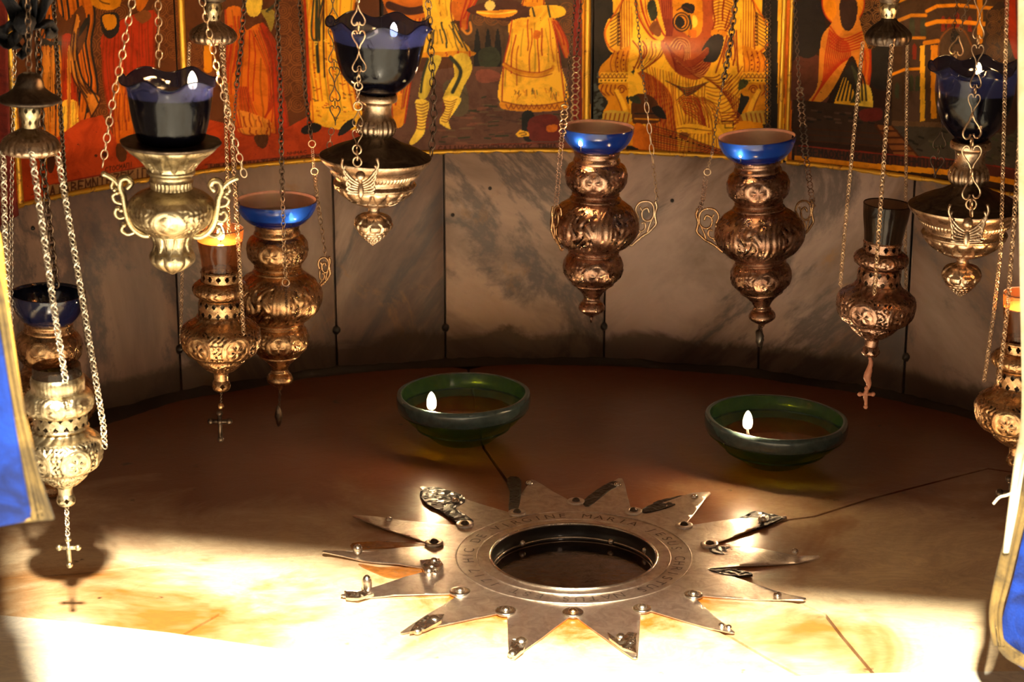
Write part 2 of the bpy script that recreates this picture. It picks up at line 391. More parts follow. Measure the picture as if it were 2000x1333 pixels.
# dark curved wall core and marble facing slabs
def curved(name, a0, a1, z0, z1, R, t, mat, parent, na=None, nz=6, bev=.0015, zf=None, **kw):
    na = na or max(3, int((a1-a0)/.03)+2)
    A = np.concatenate([[a0], np.linspace(a0+bev/R, a1-bev/R, na), [a1]]); Z = np.concatenate([[z0], np.linspace(z0+bev, z1-bev, nz), [z1]])
    V = []; nA, nZ = len(A), len(Z)
    for j, z in enumerate(Z):
        for i, a in enumerate(A):
            e = bev if i in (0, nA-1) or j in (0, nZ-1) else 0
            V.append(onwall(a, z, R+e))
    for j in (0, nZ-1):
        for a in A: V.append(onwall(a, Z[j], R+t))
    F = [(j*nA+i, (j+1)*nA+i, (j+1)*nA+i+1, j*nA+i+1) for j in range(nZ-1) for i in range(nA-1)]
    b0 = nA*nZ; b1 = b0+nA
    for i in range(nA-1):
        F += [(i, i+1, b0+i+1, b0+i), ((nZ-1)*nA+i+1, (nZ-1)*nA+i, b1+i, b1+i+1), (b0+i, b0+i+1, b1+i+1, b1+i)]
    for c in (0, nA-1):
        col = [j*nA+c for j in range(nZ)]; f = col+[b1+c, b0+c]; F.append(tuple(f if c == 0 else f[::-1]))
    return mk(name, np.array(V), F, mat, parent, **kw)
wall = curved('wall_back', -1.58, 1.58, -.02, 1.02, WR+.014, .12, M_GROUT, None, nz=2, smooth=True)
tag(wall, 'curved rear wall of the niche', None, None, 'structure')
cuts = [-1.56, -1.22] + [sz(x, 640)[0] for x in (20, 350, 657, 870, 1180, 1483, 1770)] + [sz(2060, 640)[0], 1.20, 1.56]
tints = [(.52, .42, .34), (.55, .45, .37), (.50, .38, .29), (.50, .42, .34), (.56, .46, .36), (.60, .49, .38), (.58, .50, .45), (.56, .49, .45), (.48, .41, .36), (.44, .36, .30), (.5, .4, .3)]
rots = [.2, .1, .15, .3, -.4, .75, -.75, -.5, .3, .2, .1]
for i in range(len(cuts)-1):
    z0 = .004+rng.uniform(0, .003)
    m = marble_wall('marble_facing_%s' % 'abcdefghijkl'[i], rots[i], i*3.7, tints[i])
    curved('marble_panel', cuts[i]+.0018, cuts[i+1]-.0018, z0, .335, WR+rng.uniform(-.0012, .0012), .012, m, wall, nz=4)
for i in range(len(cuts)-1):
    curved('upper_stone', cuts[i]+.0018, cuts[i+1]-.0018, .339, 1.0, WR+.004, .009, M_STONE, wall, nz=3)
for x, y in ((350, 683), (657, 645), (870, 640), (1180, 638), (1483, 652), (1770, 698)):
    P = wal(x, y); V, F = sphere(P, .0055, 1.1, .9, 1.25, 9, 6); V += rng.normal(0, .0004, V.shape); mk('iron_cramp', V, F, M_GRIME_SHADE, wall)
for x, y in ((957, 368), (1313, 392), (64, 446), (884, 420)):
    P = wal(x, y); V, F = sphere(P, .0032, 1, .7, 1, 8, 5); mk('drill_plug', V, F, M_GRIME_SHADE, wall)
# soot and wax crust in the gap between wall and floor
V, F = [], []; na = 240
for i, a in enumerate(np.linspace(-1.5, 1.5, na)):
    wdt = .007+.005*abs(math.sin(9*a)+.6*math.sin(23*a+1))+rng.uniform(0, .003)+(.022*math.exp(-((a+.78)/.10)**2)); h = .006+.004*abs(math.sin(13*a))+rng.uniform(0, .003)
    for (r, z) in ((WR+.002, h), (WR-.003, h*.8), (WR-.5*wdt, .0035), (WR-wdt, .0)): V.append(onwall(a, z, r))
F = [(i*4+k, i*4+k+1, i*4+k+5, i*4+k+4) for i in range(na-1) for k in range(3)]
mk('soot_crust', V, F, M_GRIME_SHADE, wall)
# straight jambs and the underside of the altar table above
def box(name, lo, hi, mat, parent=None, **kw):
    x0, y0, z0 = lo; x1, y1, z1 = hi; V = [(x, y, z) for z in (z0, z1) for y in (y0, y1) for x in (x0, x1)]
    return mk(name, V, [(0, 2, 3, 1), (4, 5, 7, 6), (0, 1, 5, 4), (2, 6, 7, 3), (0, 4, 6, 2), (1, 3, 7, 5)], mat, parent, smooth=False, **kw)
tag(box('wall_left', (-1.02, -.95, -.01), (-.87, -.13, 1.0), M_STONE), 'left stone jamb of the niche', None, None, 'structure')
tag(box('wall_right', (.945, -.95, -.01), (1.09, -.13, 1.0), M_STONE), 'right stone jamb of the niche', None, None, 'structure')
ceil = slab('ceiling', [(-1.1, -.90), (-.42, -.95), (.1, -1.07), (.6, -1.17), (1.15, -1.22), (1.15, .95), (-1.1, .95)], [], M_STONE, None, ztop=1.08, thick=.10)  # front edge drawn out and angled to shape the shadow on the floor
tag(ceil, 'stone altar table forming the roof of the niche', None, None, 'structure')
HANG = .985

# ================================================================== the silver star
star = thing('silver_star', STAR, 'large fourteen-pointed silver star with bolts, set in the marble floor round a dark hole', 'star')
TIPS = [(822, 955), (1040, 942), (1212, 940), (1386, 967), (1536, 1014), (1600, 1099), (1573, 1181), (1433, 1244), (1241, 1291), (1000, 1291), (783, 1241), (667, 1172), (630, 1089), (690, 1014)]
VALS = [(992, 1003), (1125, 990), (1234, 1003), (1334, 1032), (1388, 1068), (1384, 1115), (1352, 1166), (1252, 1193), (1119, 1204), (990, 1200), (900, 1163), (845, 1118), (848, 1069), (908, 1031)]
out = []
for i in range(14):
    t = fl(*TIPS[i])[:2]; v0 = fl(*VALS[i-1])[:2]; v1 = fl(*VALS[i])[:2]
    # pointed ray with a bluntly broken tip
    d = (t-.5*(v0+v1)); d /= np.linalg.norm(d); nrm = np.array([-d[1], d[0]])
    wv = .0028
    sgn = 1 if np.dot(nrm, v0-t) > 0 else -1
    def edge(a, b, k):
        return [a+(b-a)*s+nrm*rng.uniform(-.0011, .0011)*k for s in (.3, .55, .8)]
    out.append(v0); out += edge(v0, t+nrm*wv*sgn, 1)
    out.append(t+nrm*wv*sgn-d*.001); out.append(t+d*.0005+nrm*rng.uniform(-.001, .001)); out.append(t-nrm*wv*sgn-d*.0015)
    out += edge(v1, t-nrm*wv*sgn, 1)[::-1]
out = [tuple(p) for p in out]
if sum((out[i][0]-out[i-1][0])*(out[i][1]+out[i-1][1]) for i in range(len(out))) > 0: out = out[::-1]
hole = [(STAR[0]+.1005*math.cos(t), STAR[1]+.1005*math.sin(t)) for t in np.arange(0, 2*PI, PI/48)]
lift = {0: .0012, 1: .0015, 2: .0015, 3: .007, 4: .008, 5: .010, 6: .004, 7: .002, 8: .0012, 9: .0012, 10: .002, 11: .005, 12: .007, 13: .004}
TD = [math.atan2(*(fl(*t)[:2]-STAR[:2])[::-1]) for t in TIPS]
def starz(V):
    d = V-STAR[:2]; r = np.hypot(d[:, 0], d[:, 1]); a = np.arctan2(d[:, 1], d[:, 0]); z = np.full(len(V), .0022)
    for i, t in enumerate(TD):
        da = np.abs((a-t+PI) % (2*PI)-PI); w_ = np.exp(-(da/.2)**2)*np.clip((r-.16)/.12, 0, 1)
        z += w_*(lift[i]*(.5+.5*np.sin(7*(r-.16)/.12+i))*.8+rng.normal(0, .00025, len(V)))
        z += w_*lift[i]*1.0*np.clip((np.sign(np.sin(a-t))*da*4), -.5, 1)*(1 if i in (3, 4, 5, 12) else .2)
    z += .0007*np.sin(38*V[:, 0]+2)*np.sin(31*V[:, 1])*(r > .11)
    return np.maximum(z, .0016)
plate = slab('star_plate', out, [hole], M_STAR, star, thick=.0012, spacing=.0055, zfn=starz)
for p in plate.data.polygons: p.use_smooth = abs(p.normal.z) > .5
# rim of the hole, engraved guide rings
def ringtube(name, R, r, z, mat, par, seg=96, wob=0):
    t = np.arange(seg)*2*PI/seg; P = np.c_[STAR[0]+(R+wob*np.sin(5*t))*np.cos(t), STAR[1]+(R+wob*np.sin(5*t))*np.sin(t), np.full(seg, z)]
    V, F = tube(P, r, 6, True); return mk(name, V, F, mat, par)
ringtube('hole_rim', .1006, .0020, .0026, M_BOLT, star)
ringtube('engraved_ring', .1165, .0009, .0026, M_STAR, star)
ringtube('engraved_ring', .1420, .0008, .0027, M_STAR, star, wob=.0003)
V, F = revolve([(.1000, .002), (.0995, -.004), (.0988, -.013), (.0965, -.0145), (.0963, -.040)], STAR, 72)
mk('well_wall', V, F, M_GRIME_SHADE, star)
ringtube('well_ledge_ring', .0972, .0014, -.0142, M_BOLT, star, wob=.0004)
V, F = revolve([(.0964, -.0165), (.05, -.0168), (.0001, -.0168)], STAR, 72); mk('well_glass', V, F, plain('black_mirror_glass', (.30, .24, .22), .05, 0, 1), star)
for x, y in ((1020, 1062), (1193, 1059), (1260, 1076), (1205, 1050)):
    P = fl(x, y, -.0095); V, F = sphere(P, .0042 if x != 1205 else .0028, n=12, m=8); mk('well_bolt', V, F, M_BOLT, star)
# bolts with washers in the valleys, bolts on the tips
def washer(P, R, r, h, mat, nm='washer', par=star, lump=0):
    V, F = revolve([(r, -.001), (r, h), (r+.0008, h+.0007), (R-.0012, h+.0007), (R, h), (R, -.001)], P, 20); V += rng.normal(0, lump, V.shape); mk(nm, V, F, mat, par)
def bolt(P, r, tall=.8, mat=None, par=star):
    V, F = sphere(P, r, 1, 1, tall, 14, 9); mk('bolt', V, F, mat or M_BOLT, par)
for i, (x, y) in enumerate([(1010, 1007), (1125, 985), (1237, 1004), (1336, 1032), (1386, 1069), None, (1354, 1168), (1254, 1195), (1119, 1203), (988, 1200), (898, 1162), (843, 1115), (848, 1066), (908, 1030)][j] or (0, 0) for j in range(14)):
    if x == 0: continue
    P = fl(x, y); P[2] = .003; bright = y > 1100
    washer(P, .0125 if i in (8, 9, 10) else .0112, .0055, .0016, M_BOLT if bright else M_STAR)
    P2 = P.copy(); P2[2] = .0045; bolt(P2, .0058 if bright else .005, .85, (M_BRASS if i == 8 else M_BOLT) if bright else M_DARKM)
P = fl(838, 1128); P[2] = .006; bolt(P, .0062, 1.1)
P = fl(848, 1108); P[2] = .007; bolt(P, .005, 1.0)
for x, y, r, t in ((890, 986, .0052, .8), (1034, 951, .0055, .8), (1206, 954, .0055, .7), (1356, 983, .0052, .7), (1488, 1028, .0055, .8), (1552, 1091, .0045, .9), (1518, 1171, .0052, .8), (1409, 1230, .004, .9), (1423, 1234, .004, .9), (1018, 1262, .0075, .8), (1001, 1286, .0055, .9), (848, 1218, .0075, .7), (815, 1240, .0062, .7), (717, 1158, .0062, 1.9), (699, 1090, .0060, 1.2), (760, 1022, .0048, .7), (1212, 1252, .006, .7), (1230, 1265, .006, .7)):
    P = fl(x, y); P[2] = .0045+(.006 if t > 1 else 0)+(.004 if x in (1488, 1552, 1356) else 0); bolt(P, r, t)
# solder lumps / crumpled foil at two front tips
for pts in ([(1186, 1248), (1210, 1262), (1226, 1246), (1244, 1250), (1243, 1286), (1215, 1276), (1190, 1260)], [(836, 1212), (868, 1210), (862, 1226), (830, 1240), (800, 1246), (812, 1228)], [(1000, 1262), (1030, 1262), (1022, 1282), (1006, 1294), (992, 1288)], [(820, 1106), (858, 1100), (866, 1114), (852, 1130), (828, 1128)], [(672, 1166), (716, 1164), (730, 1172), (700, 1182), (676, 1178)]):
    q = F2(*pts); q = q if sum((q[i][0]-q[i-1][0])*(q[i][1]+q[i-1][1]) for i in range(len(q))) < 0 else q[::-1]
    slab('solder_lump', q, [], M_BOLT, star, thick=.003, spacing=.0035, zfn=lambda V: .0055+rng.uniform(0, .0028, len(V)))
# raised dark patches painting the shade in sockets where rays have broken away
for pts in ([(820, 968), (838, 956), (868, 962), (902, 972), (908, 986), (890, 998), (925, 1022), (905, 1034), (862, 1004), (834, 990)], [(990, 940), (1014, 938), (1018, 958), (1012, 998), (994, 1000), (996, 965)], [(1140, 984), (1172, 958), (1196, 946), (1210, 948), (1205, 956), (1186, 966), (1150, 994)], [(1256, 1000), (1290, 982), (1345, 972), (1374, 970), (1366, 984), (1340, 986), (1300, 998), (1262, 1006)], [(1430, 1030), (1450, 1014), (1474, 1004), (1500, 1008), (1528, 1016), (1500, 1030), (1470, 1038)], [(1385, 1070), (1420, 1075), (1470, 1088), (1450, 1090), (1395, 1086)], [(1382, 1117), (1440, 1118), (1470, 1128), (1425, 1130)]):
    q = F2(*catmull(pts, 3, True)); q = q if sum((q[i][0]-q[i-1][0])*(q[i][1]+q[i-1][1]) for i in range(len(q))) < 0 else q[::-1]
    slab('shaded_socket', q, [], M_GRIME_SHADE, star, thick=.003, spacing=.004, zfn=lambda V: .0028+rng.uniform(0, .0016, len(V)))
M_RESIN = plain('brown_resin_filling', (.42, .15, .03), .25, .6)
for pts in ([(688, 1064), (735, 1060), (790, 1062), (830, 1064), (822, 1072), (770, 1072), (712, 1074), (690, 1076)], [(700, 1104), (740, 1110), (815, 1112), (820, 1124), (770, 1132), (735, 1122)], [(800, 1042), (850, 1046), (846, 1056), (815, 1058)]):
    q = F2(*catmull(pts, 3, True)); q = q if sum((q[i][0]-q[i-1][0])*(q[i][1]+q[i-1][1]) for i in range(len(q))) < 0 else q[::-1]
    slab('resin_filling', q, [], M_RESIN, star, thick=.002, spacing=.006, zfn=lambda V: .0012+rng.uniform(0, .0006, len(V)))
# inscription cut round the hole
M_LET = metal('engraved_letters', (.26, .20, .16), (.12, .09, .07), .5)
txt = 'HIC DE VIRGINE MARIA JESUS CHRISTUS NATUS EST 1717 '
tc = bpy.data.curves.new('letters', 'FONT'); to = bpy.data.objects.new('letters', tc); COL.objects.link(to)
parts = []
a0 = PI+.12
for i, ch in enumerate(txt):
    if ch == ' ': continue
    tc.body = ch; tc.size = .0185; tc.align_x = 'CENTER'; bpy.context.view_layer.update()
    me = to.evaluated_get(bpy.context.evaluated_depsgraph_get()).to_mesh()
    V = np.array([tuple(v.co) for v in me.vertices]); F = [tuple(p.vertices) for p in me.polygons]
    a = a0-2*PI*i/len(txt); c, s = math.cos(a), math.sin(a); R = .1215+V[:, 1]; 
    X = STAR[0]+R*c+V[:, 0]*s; Y = STAR[1]+R*s-V[:, 0]*c
    W = np.c_[X, Y, np.zeros(len(V))]; W[:, 2] = starz(W[:, :2])+.00035; mk('letter', W, F, M_LET, star, smooth=False)
bpy.data.objects.remove(to)
# ================================================================== the painted icons on the curved wall
PR = WR-.012
AMIN, AMAX = sz(-60, 200, PR)[0], sz(2060, 200, PR)[0]
ZB, ZT = .3385, .650
NA, NZ = 1500, 290
ga = np.linspace(AMIN, AMAX, NA); gz = np.linspace(ZB, ZT, NZ); GA, GZ = np.meshgrid(ga*PR, gz)      # metres along the arc, height
GS = (gz[1]-gz[0]); img = np.zeros((NZ, NA, 4)); img[..., :3] = (.10, .035, .012)
PXM = .00071                                                        # metres per picture unit on the wall
def S(pts): return np.array([(lambda q: (q[0]*PR, q[1]))(sz(x, y, PR)) for x, y in pts])
def bbox(q, pad):
    x0, y0 = q.min(0)-pad; x1, y1 = q.max(0)+pad
    c0, c1 = np.searchsorted(ga*PR, (x0, x1)); r0, r1 = np.searchsorted(gz, (y0, y1))
    return slice(max(r0-1, 0), min(r1+1, NZ)), slice(max(c0-1, 0), min(c1+1, NA))
LAST = None
def put(rs, cs, m, c):
    img[rs, cs, :] = img[rs, cs, :]*(1-m[..., None])+np.array(c)*m[..., None]
def fill(pts, c, smooth=True, clip=None):
    global LAST
    q = S(pts); q = catmull(q, 4, True) if smooth and len(q) > 3 else q
    rs, cs = bbox(q, 0)
    m = np.zeros(img.shape[:2], bool); m[rs, cs] = inside(GA[rs, cs], GZ[rs, cs], q)
    if clip is not None: m &= clip
    LAST = m; put(rs, cs, m[rs, cs].astype(float), c); return m
def stroke(pts, wd, c, smooth=True, closed=False, clip=None):
    q = S(pts); q = catmull(q, 5, closed) if smooth and len(q) > 2 else (np.concatenate([q, q[:1]]) if closed else q)
    if closed and smooth: q = np.concatenate([q, q[:1]])
    wm = wd*1.35*PXM; rs, cs = bbox(q, wm+GS); A, B = GA[rs, cs], GZ[rs, cs]
    if A.size == 0: return
    d = np.full(A.shape, 9.)
    for i in range(len(q)-1):
        p, e = q[i], q[i+1]-q[i]; L = e@e+1e-12; t = np.clip(((A-p[0])*e[0]+(B-p[1])*e[1])/L, 0, 1)
        d = np.minimum(d, np.hypot(A-p[0]-t*e[0], B-p[1]-t*e[1]))
    m = np.clip((wm/2+GS*.5-d)/GS, 0, 1)
    if clip is not None: m = m*clip[rs, cs]
    put(rs, cs, m, c)
G1 = (1.0, .52, .03, 1); G2 = (.80, .30, .012, .9); GB = (1, .66, .07, 1)
OR = (.70, .17, .010, .6); RD = (.50, .035, .006, .2); RD2 = (.26, .022, .010, .1); GROUND = (.55, .060, .010, .3)
BR = (.12, .036, .010, .2); BR2 = (.26, .085, .02, .5); BK = (.018, .014, .012, 0); GN = (.045, .050, .022, 0); GY = (.085, .070, .045, 0)
LN = (.30, .035, .006, .1); LD = (.07, .016, .006, 0); ORL = (.75, .28, .03, .7)
def circ(x, y, rx, ry=None, n=14):
    ry = ry or rx; return [(x+rx*math.cos(t), y+ry*math.sin(t)) for t in np.arange(n)*2*PI/n]
def robe(L, R, c, nf=6, line=LN, lw=1.6, wob=1.5, edge=True):
    m = fill(L+R[::-1], c); La, Ra = catmull(L, 4), catmull(R, 4)
    k = 12; Li = La[np.linspace(0, len(La)-1, k).astype(int)]; Ri = Ra[np.linspace(0, len(Ra)-1, k).astype(int)]
    for j in range(nf):
        f = (j+.5+rng.uniform(-.3, .3))/nf; ph = rng.uniform(0, 6); a, b = sorted(rng.uniform(0, 1, 2)); 
        if b-a < .45: a, b = rng.uniform(0, .3), rng.uniform(.7, 1)
        P = Li*(1-f)+Ri*f; P = P[int(a*k):max(int(b*k), int(a*k)+3)]; P = P+np.c_[np.sin(np.arange(len(P))*.8+ph)*wob, np.zeros(len(P))]
        stroke([tuple(p) for p in P], lw*rng.uniform(.7, 1.5), line if j % 3 else tuple(np.array(c)*.55), clip=m)
    if edge: stroke(L, lw*1.3, line); stroke(R, lw*1.3, line)
    return m
def scrolls(x0, x1, y0, y1, r=16, c=BR2):
    y = y0
    while y < y1:
        for x in np.arange(x0+r*.8, x1, r*1.75):
            for k in (1, .72, .45, .2):
                a = rng.uniform(0, 6); stroke([(x+r*k*math.cos(t+a), y+r*k*math.sin(t+a)) for t in np.linspace(0, 5.2, 11)], 1.3, c)
        y += r*1.9
def rect(x0, y0, x1, y1, c, **k): return fill([(x0, y0), ((x0+x1)/2, y0), (x1, y0), (x1, (y0+y1)/2), (x1, y1), ((x0+x1)/2, y1), (x0, y1), (x0, (y0+y1)/2)], c, False, **k)
def boty(x): return float(np.interp(x, [-60, 40, 125, 280, 350, 480, 600, 745, 850, 1080, 1160, 1530, 1700, 1870, 2060], [420, 402, 388, 357, 345, 334, 321, 311, 304, 299, 301, 310, 327, 341, 372]))
def band(x0, x1, h0, h1, c, st=12):
    xs = np.linspace(x0, x1, st); return fill([(x, boty(x)-h0) for x in xs]+[(x, boty(x)-h1) for x in xs[::-1]], c, False)
GLY = {'A': [[(0, 1), (.5, 0), (1, 1)], [(.2, .6), (.8, .6)]], 'L': [[(0, 1), (.5, 0), (1, 1)]], 'M': [[(0, 1), (0, 0), (.5, .6), (1, 0), (1, 1)]], 'N': [[(0, 1), (0, 0), (1, 1), (1, 0)]],
 'H': [[(0, 0), (0, 1)], [(1, 0), (1, 1)], [(0, .5), (1, .5)]], 'P': [[(0, 1), (0, 0), (1, 0), (1, 1)]], 'T': [[(0, 0), (1, 0)], [(.5, 0), (.5, 1)]], 'E': [[(1, 0), (0, 0), (0, 1), (1, 1)], [(0, .5), (.8, .5)]],
 'K': [[(0, 0), (0, 1)], [(1, 0), (0, .5), (1, 1)]], 'O': [[(.5, 0), (1, .3), (1, .7), (.5, 1), (0, .7), (0, .3), (.5, 0)]], 'C': [[(1, .1), (.5, 0), (0, .4), (0, .7), (.5, 1), (1, .9)]], 'X': [[(0, 0), (1, 1)], [(1, 0), (0, 1)]],
 'I': [[(.5, 0), (.5, 1)]], 'B': [[(0, 0), (0, 1), (.9, .8), (.9, .6), (0, .5), (.8, .3), (.8, .1), (0, 0)]], 'Y': [[(0, 0), (.5, .5), (1, 0)], [(.5, .5), (.5, 1)]], 'Z': [[(0, 0), (1, 0), (.4, .5), (1, .55), (.9, .95), (0, 1)]], 'D': [[(0, 1), (.5, 0), (1, 1), (0, 1)]], 'R': [[(0, 1), (0, 0), (1, .1), (1, .45), (0, .5), (1, 1)]], '.': [[(.4, .9), (.6, .9)]]}
def lettering(text, x0, x1, hb, ht, c, wd=2.0):
    n = len(text); cw = (x1-x0)/n
    for i, ch in enumerate(text):
        x = x0+i*cw
        for ln in GLY.get(ch, []):
            stroke([(x+cw*.15+p[0]*cw*.68, boty(x)-ht+(ht-hb)*p[1]) for p in ln], wd, c, False)

# ---- first icon (far left): two robed figures on a scrolled brown ground
fill([(-60, -60), (356, -60), (356, 420), (-60, 440)], BR, False)
scrolls(160, 240, -40, 260, 17); scrolls(300, 352, -40, 130, 15)
robe([(75, -60), (88, 30), (70, 90), (80, 180), (92, 300)], [(170, -60), (185, 30), (178, 90), (190, 190), (150, 300)], OR, 16, BK, 3.0)
fill([(100, 0), (130, 40), (160, 10), (170, 60), (150, 110), (120, 100), (108, 60)], BR); stroke([(85, 80), (120, 92), (150, 70), (170, 40)], 8, BK); stroke([(75, 88), (118, 84), (150, 95)], 5, BK)
robe([(122, 70), (122, 130), (122, 190), (118, 300)], [(146, 75), (142, 130), (152, 200), (160, 300)], RD, 4, LN, 2)
robe([(120, 200), (119, 250), (117, 300)], [(151, 200), (156, 250), (160, 300)], GB, 5, OR, 1.6)
robe([(148, 30), (138, 90), (142, 150), (165, 190), (182, 240)], [(156, 45), (150, 110), (168, 170), (196, 192), (176, 232)], ORL, 5, LD, 2)
stroke([(150, 100), (160, 150), (182, 180), (192, 200)], 3, BK); stroke([(146, 120), (152, 160), (170, 190)], 2.4, BK); stroke([(96, 100), (98, 200), (106, 290)], 3.5, BK); stroke([(108, 100), (110, 180), (108, 280)], 2.4, BK)
for x in (84, 91, 100, 112, 132): robe([(x, 100), (x-1, 200), (x, 300)], [(x+6, 100), (x+6, 200), (x+5, 300)], ORL, 1, BK, 2, edge=False)
robe([(205, 60), (200, 120), (205, 180), (222, 260), (232, 300)], [(300, 20), (302, 90), (300, 150), (290, 230), (270, 300)], RD, 16, LN, 1.8)
robe([(222, 160), (222, 220), (226, 280)], [(262, 150), (262, 220), (262, 280)], OR, 8, LN, 1.6)
fill([(198, 30), (230, 26), (232, 60), (215, 76), (200, 62)], BK); fill([(200, 32), (224, 30), (226, 52), (208, 58)], G2); fill([(262, 30), (285, 20), (296, 32), (278, 46)], BR2)
fill([(180, -60), (230, -60), (234, 12), (180, 10)], G2); stroke([(186, -20), (196, 2), (214, 8)], 2, LD); fill([(262, -60), (300, -60), (290, 0), (268, 20)], OR)
fill([(158, 235), (200, 225), (235, 290), (352, 250), (352, 420), (-60, 440), (-60, 320), (70, 300)], GROUND, False)
for x, y, r in ((205, 302, 5), (187, 304, 3), (233, 292, 5), (300, 270, 3)): fill(circ(x, y, r), LD)
fill([(80, 296), (110, 290), (105, 320), (86, 318)], G2); fill([(230, 280), (246, 290), (246, 312), (234, 316), (226, 300)], BR); fill([(92, 310), (108, 306), (104, 334), (94, 336)], LD)
band(60, 350, 17, 19, LN); band(90, 350, 8, 31, (.33, .17, .06, .2)); band(90, 350, 6.5, 8.5, RD2); band(90, 350, 30.5, 33, RD2); band(30, 350, -3, 7, G2)
lettering('AIABEMNTHZPKIPHCIX', 96, 345, 9.5, 29, LD, 2.6); lettering('CTOCMAPI', 205, 260, 36, 45, LD, 1.4)
# ---- second icon: figures in orange and gold robes
fill([(352, -60), (748, -60), (748, 330), (352, 360)], BR, False)
scrolls(372, 410, 90, 160, 14); scrolls(540, 600, -40, 215, 16)
robe([(400, 60), (400, 100), (398, 138)], [(412, 60), (415, 100), (414, 138)], G2, 3); fill([(398, 90), (414, 90), (414, 138), (398, 138)], G2, False)
robe([(440, 20), (444, 90), (438, 160), (445, 250)], [(475, 20), (478, 90), (470, 160), (472, 260)], OR, 10, RD, 2)
robe([(478, 52), (472, 110), (465, 170), (460, 215), (470, 262)], [(512, 44), (540, 90), (548, 160), (560, 240), (530, 266)], OR, 6, RD, 2)
for k in range(9):
    stroke([(490+k*5, 60), (520+k*3, 130), (525+k*3, 180), (520-k*2, 228+k*2), (500-k*3, 222+k*3), (482-k*2, 170)], 1.5, LN if k % 2 else RD, clip=LAST)
robe([(466, 215), (470, 240), (474, 262)], [(525, 235), (528, 252), (530, 268)], ORL, 8, LN, 1.6); robe([(508, 50), (528, 110), (535, 200), (540, 262)], [(522, 55), (545, 110), (555, 200), (566, 258)], RD, 4, LN, 2)
fill([(480, 30), (512, 26), (520, 40), (500, 48), (480, 58)], BR); fill([(510, 20), (536, 22), (530, 62), (520, 40)], (.42, .30, .04, .4)); fill([(480, -60), (510, -60), (510, 22), (482, 24)], GB)
for k in range(9): stroke([(520, 22), (524+k*5, 24-k*5)], 1.6, GN)
fill([(400, 232), (480, 250), (540, 262), (600, 228), (748, 240), (748, 340), (352, 372), (352, 262)], GROUND, False)
robe([(466, 250), (474, 262), (500, 266)], [(528, 250), (528, 262), (526, 267)], ORL, 5); fill([(497, 266), (522, 264), (522, 282), (514, 290), (502, 284)], BR)
robe([(585, -60), (596, 20), (600, 100), (608, 180), (612, 240)], [(700, -60), (690, 20), (685, 80), (690, 170), (710, 250)], G1, 10, OR, 2)
for k in range(4): stroke([(612+k*4, -30), (600+k*8, 60), (612+k*4, 78), (628-k*2, 40), (636, -20)], 3, GN if k % 2 else G2)
stroke([(620, -40), (618, 60), (622, 140)], 5, GN); stroke([(632, -20), (632, 80), (634, 150)], 3, LD); stroke([(592, -40), (600, 80), (604, 236)], 4, RD)
for k in range(90):
    x, y = rng.uniform(610, 700), rng.uniform(60, 240); stroke([(x, y), (x+rng.uniform(2, 7), y+rng.uniform(-2, 4))], 1.6, (LD, RD, GB)[k % 3])
fill([(590, 250), (612, 240), (628, 246), (620, 258), (592, 262)], BK); fill([(668, 246), (688, 232), (694, 244), (672, 262), (660, 264)], BK)
band(400, 742, 17.5, 20, RD2); band(405, 742, 7, 19, (.30, .07, .02, .1)); band(380, 748, -3, 7, OR)
lettering('HBAKIHNHATHPHMMLCEPT', 410, 630, 8, 18, LD, 2.0); lettering('NHMAC', 560, 600, 23, 28, LD, 1.2)
stroke([(745, -60), (747, 312)], 5, BK, False)
# ---- third icon: soldier and woman carrying a tray
fill([(750, -60), (1142, -60), (1142, 312), (750, 320)], BR, False)
fill([(900, -60), (1142, -60), (1142, 150), (900, 140)], (.11, .055, .022, .2), False); scrolls(925, 1000, 35, 60, 14); scrolls(1095, 1140, 20, 90, 15)
for x in (932, 953, 972): fill([(x, 55), (x+7, 95), (x+5, 140), (x-6, 140), (x-6, 90)], BK)
fill([(935, 100), (965, 92), (978, 115), (962, 138), (940, 134)], GN); fill([(755, 150), (900, 130), (1142, 135), (1142, 312), (755, 318)], (.16, .065, .038, .1), False)
for k in range(130):
    x, y = rng.uniform(850, 1130), rng.uniform(190, 285); stroke([(x, y), (x+rng.uniform(6, 26), y+rng.uniform(-2, 2))], rng.uniform(1, 3), [GN, (.26, .09, .05, .1), (.10, .045, .03, 0), (.20, .12, .06, .1)][k % 4])
fill([(930, 140), (955, 135), (985, 150), (965, 160), (935, 160)], (.32, .09, .05, .1)); fill([(865, 165), (905, 158), (915, 215), (885, 225)], (.14, .10, .05, .1))
robe([(768, 60), (772, 140), (765, 200), (768, 245)], [(822, 20), (815, 90), (802, 160), (790, 240)], G2, 9, RD, 2)
fill([(745, -60), (905, -60), (920, 0), (900, 40), (860, 30), (790, 40), (760, 30)], OR); stroke([(760, 10), (800, 22), (840, 14)], 12, LD)
robe([(825, -30), (832, 10), (834, 46)], [(885, -20), (880, 14), (884, 44)], G1, 4); fill([(826, -10), (848, -8), (860, 20), (846, 38), (830, 30)], G1)
robe([(832, 48), (826, 78), (816, 106)], [(884, 42), (900, 74), (916, 106)], G1, 9, GN, 2); robe([(816, 104), (817, 112)], [(917, 100), (918, 110)], G2, 3, RD, 1.5)
fill([(838, 112), (862, 112), (848, 150), (834, 190), (818, 190), (824, 150)], (.70, .50, .05, .85)); fill([(885, 110), (912, 106), (922, 135), (905, 170), (893, 195), (866, 192), (880, 160), (888, 145)], (.82, .56, .05, .9))
stroke([(880, 112), (900, 140), (884, 180)], 6, GN); stroke([(836, 116), (826, 150), (822, 180)], 4, GN)
fill([(812, 195), (838, 200), (832, 235), (828, 262), (808, 282), (800, 278), (814, 250), (814, 220)], GB); fill([(866, 188), (900, 192), (888, 218), (876, 236), (880, 252), (866, 246), (858, 236), (870, 212)], GB)
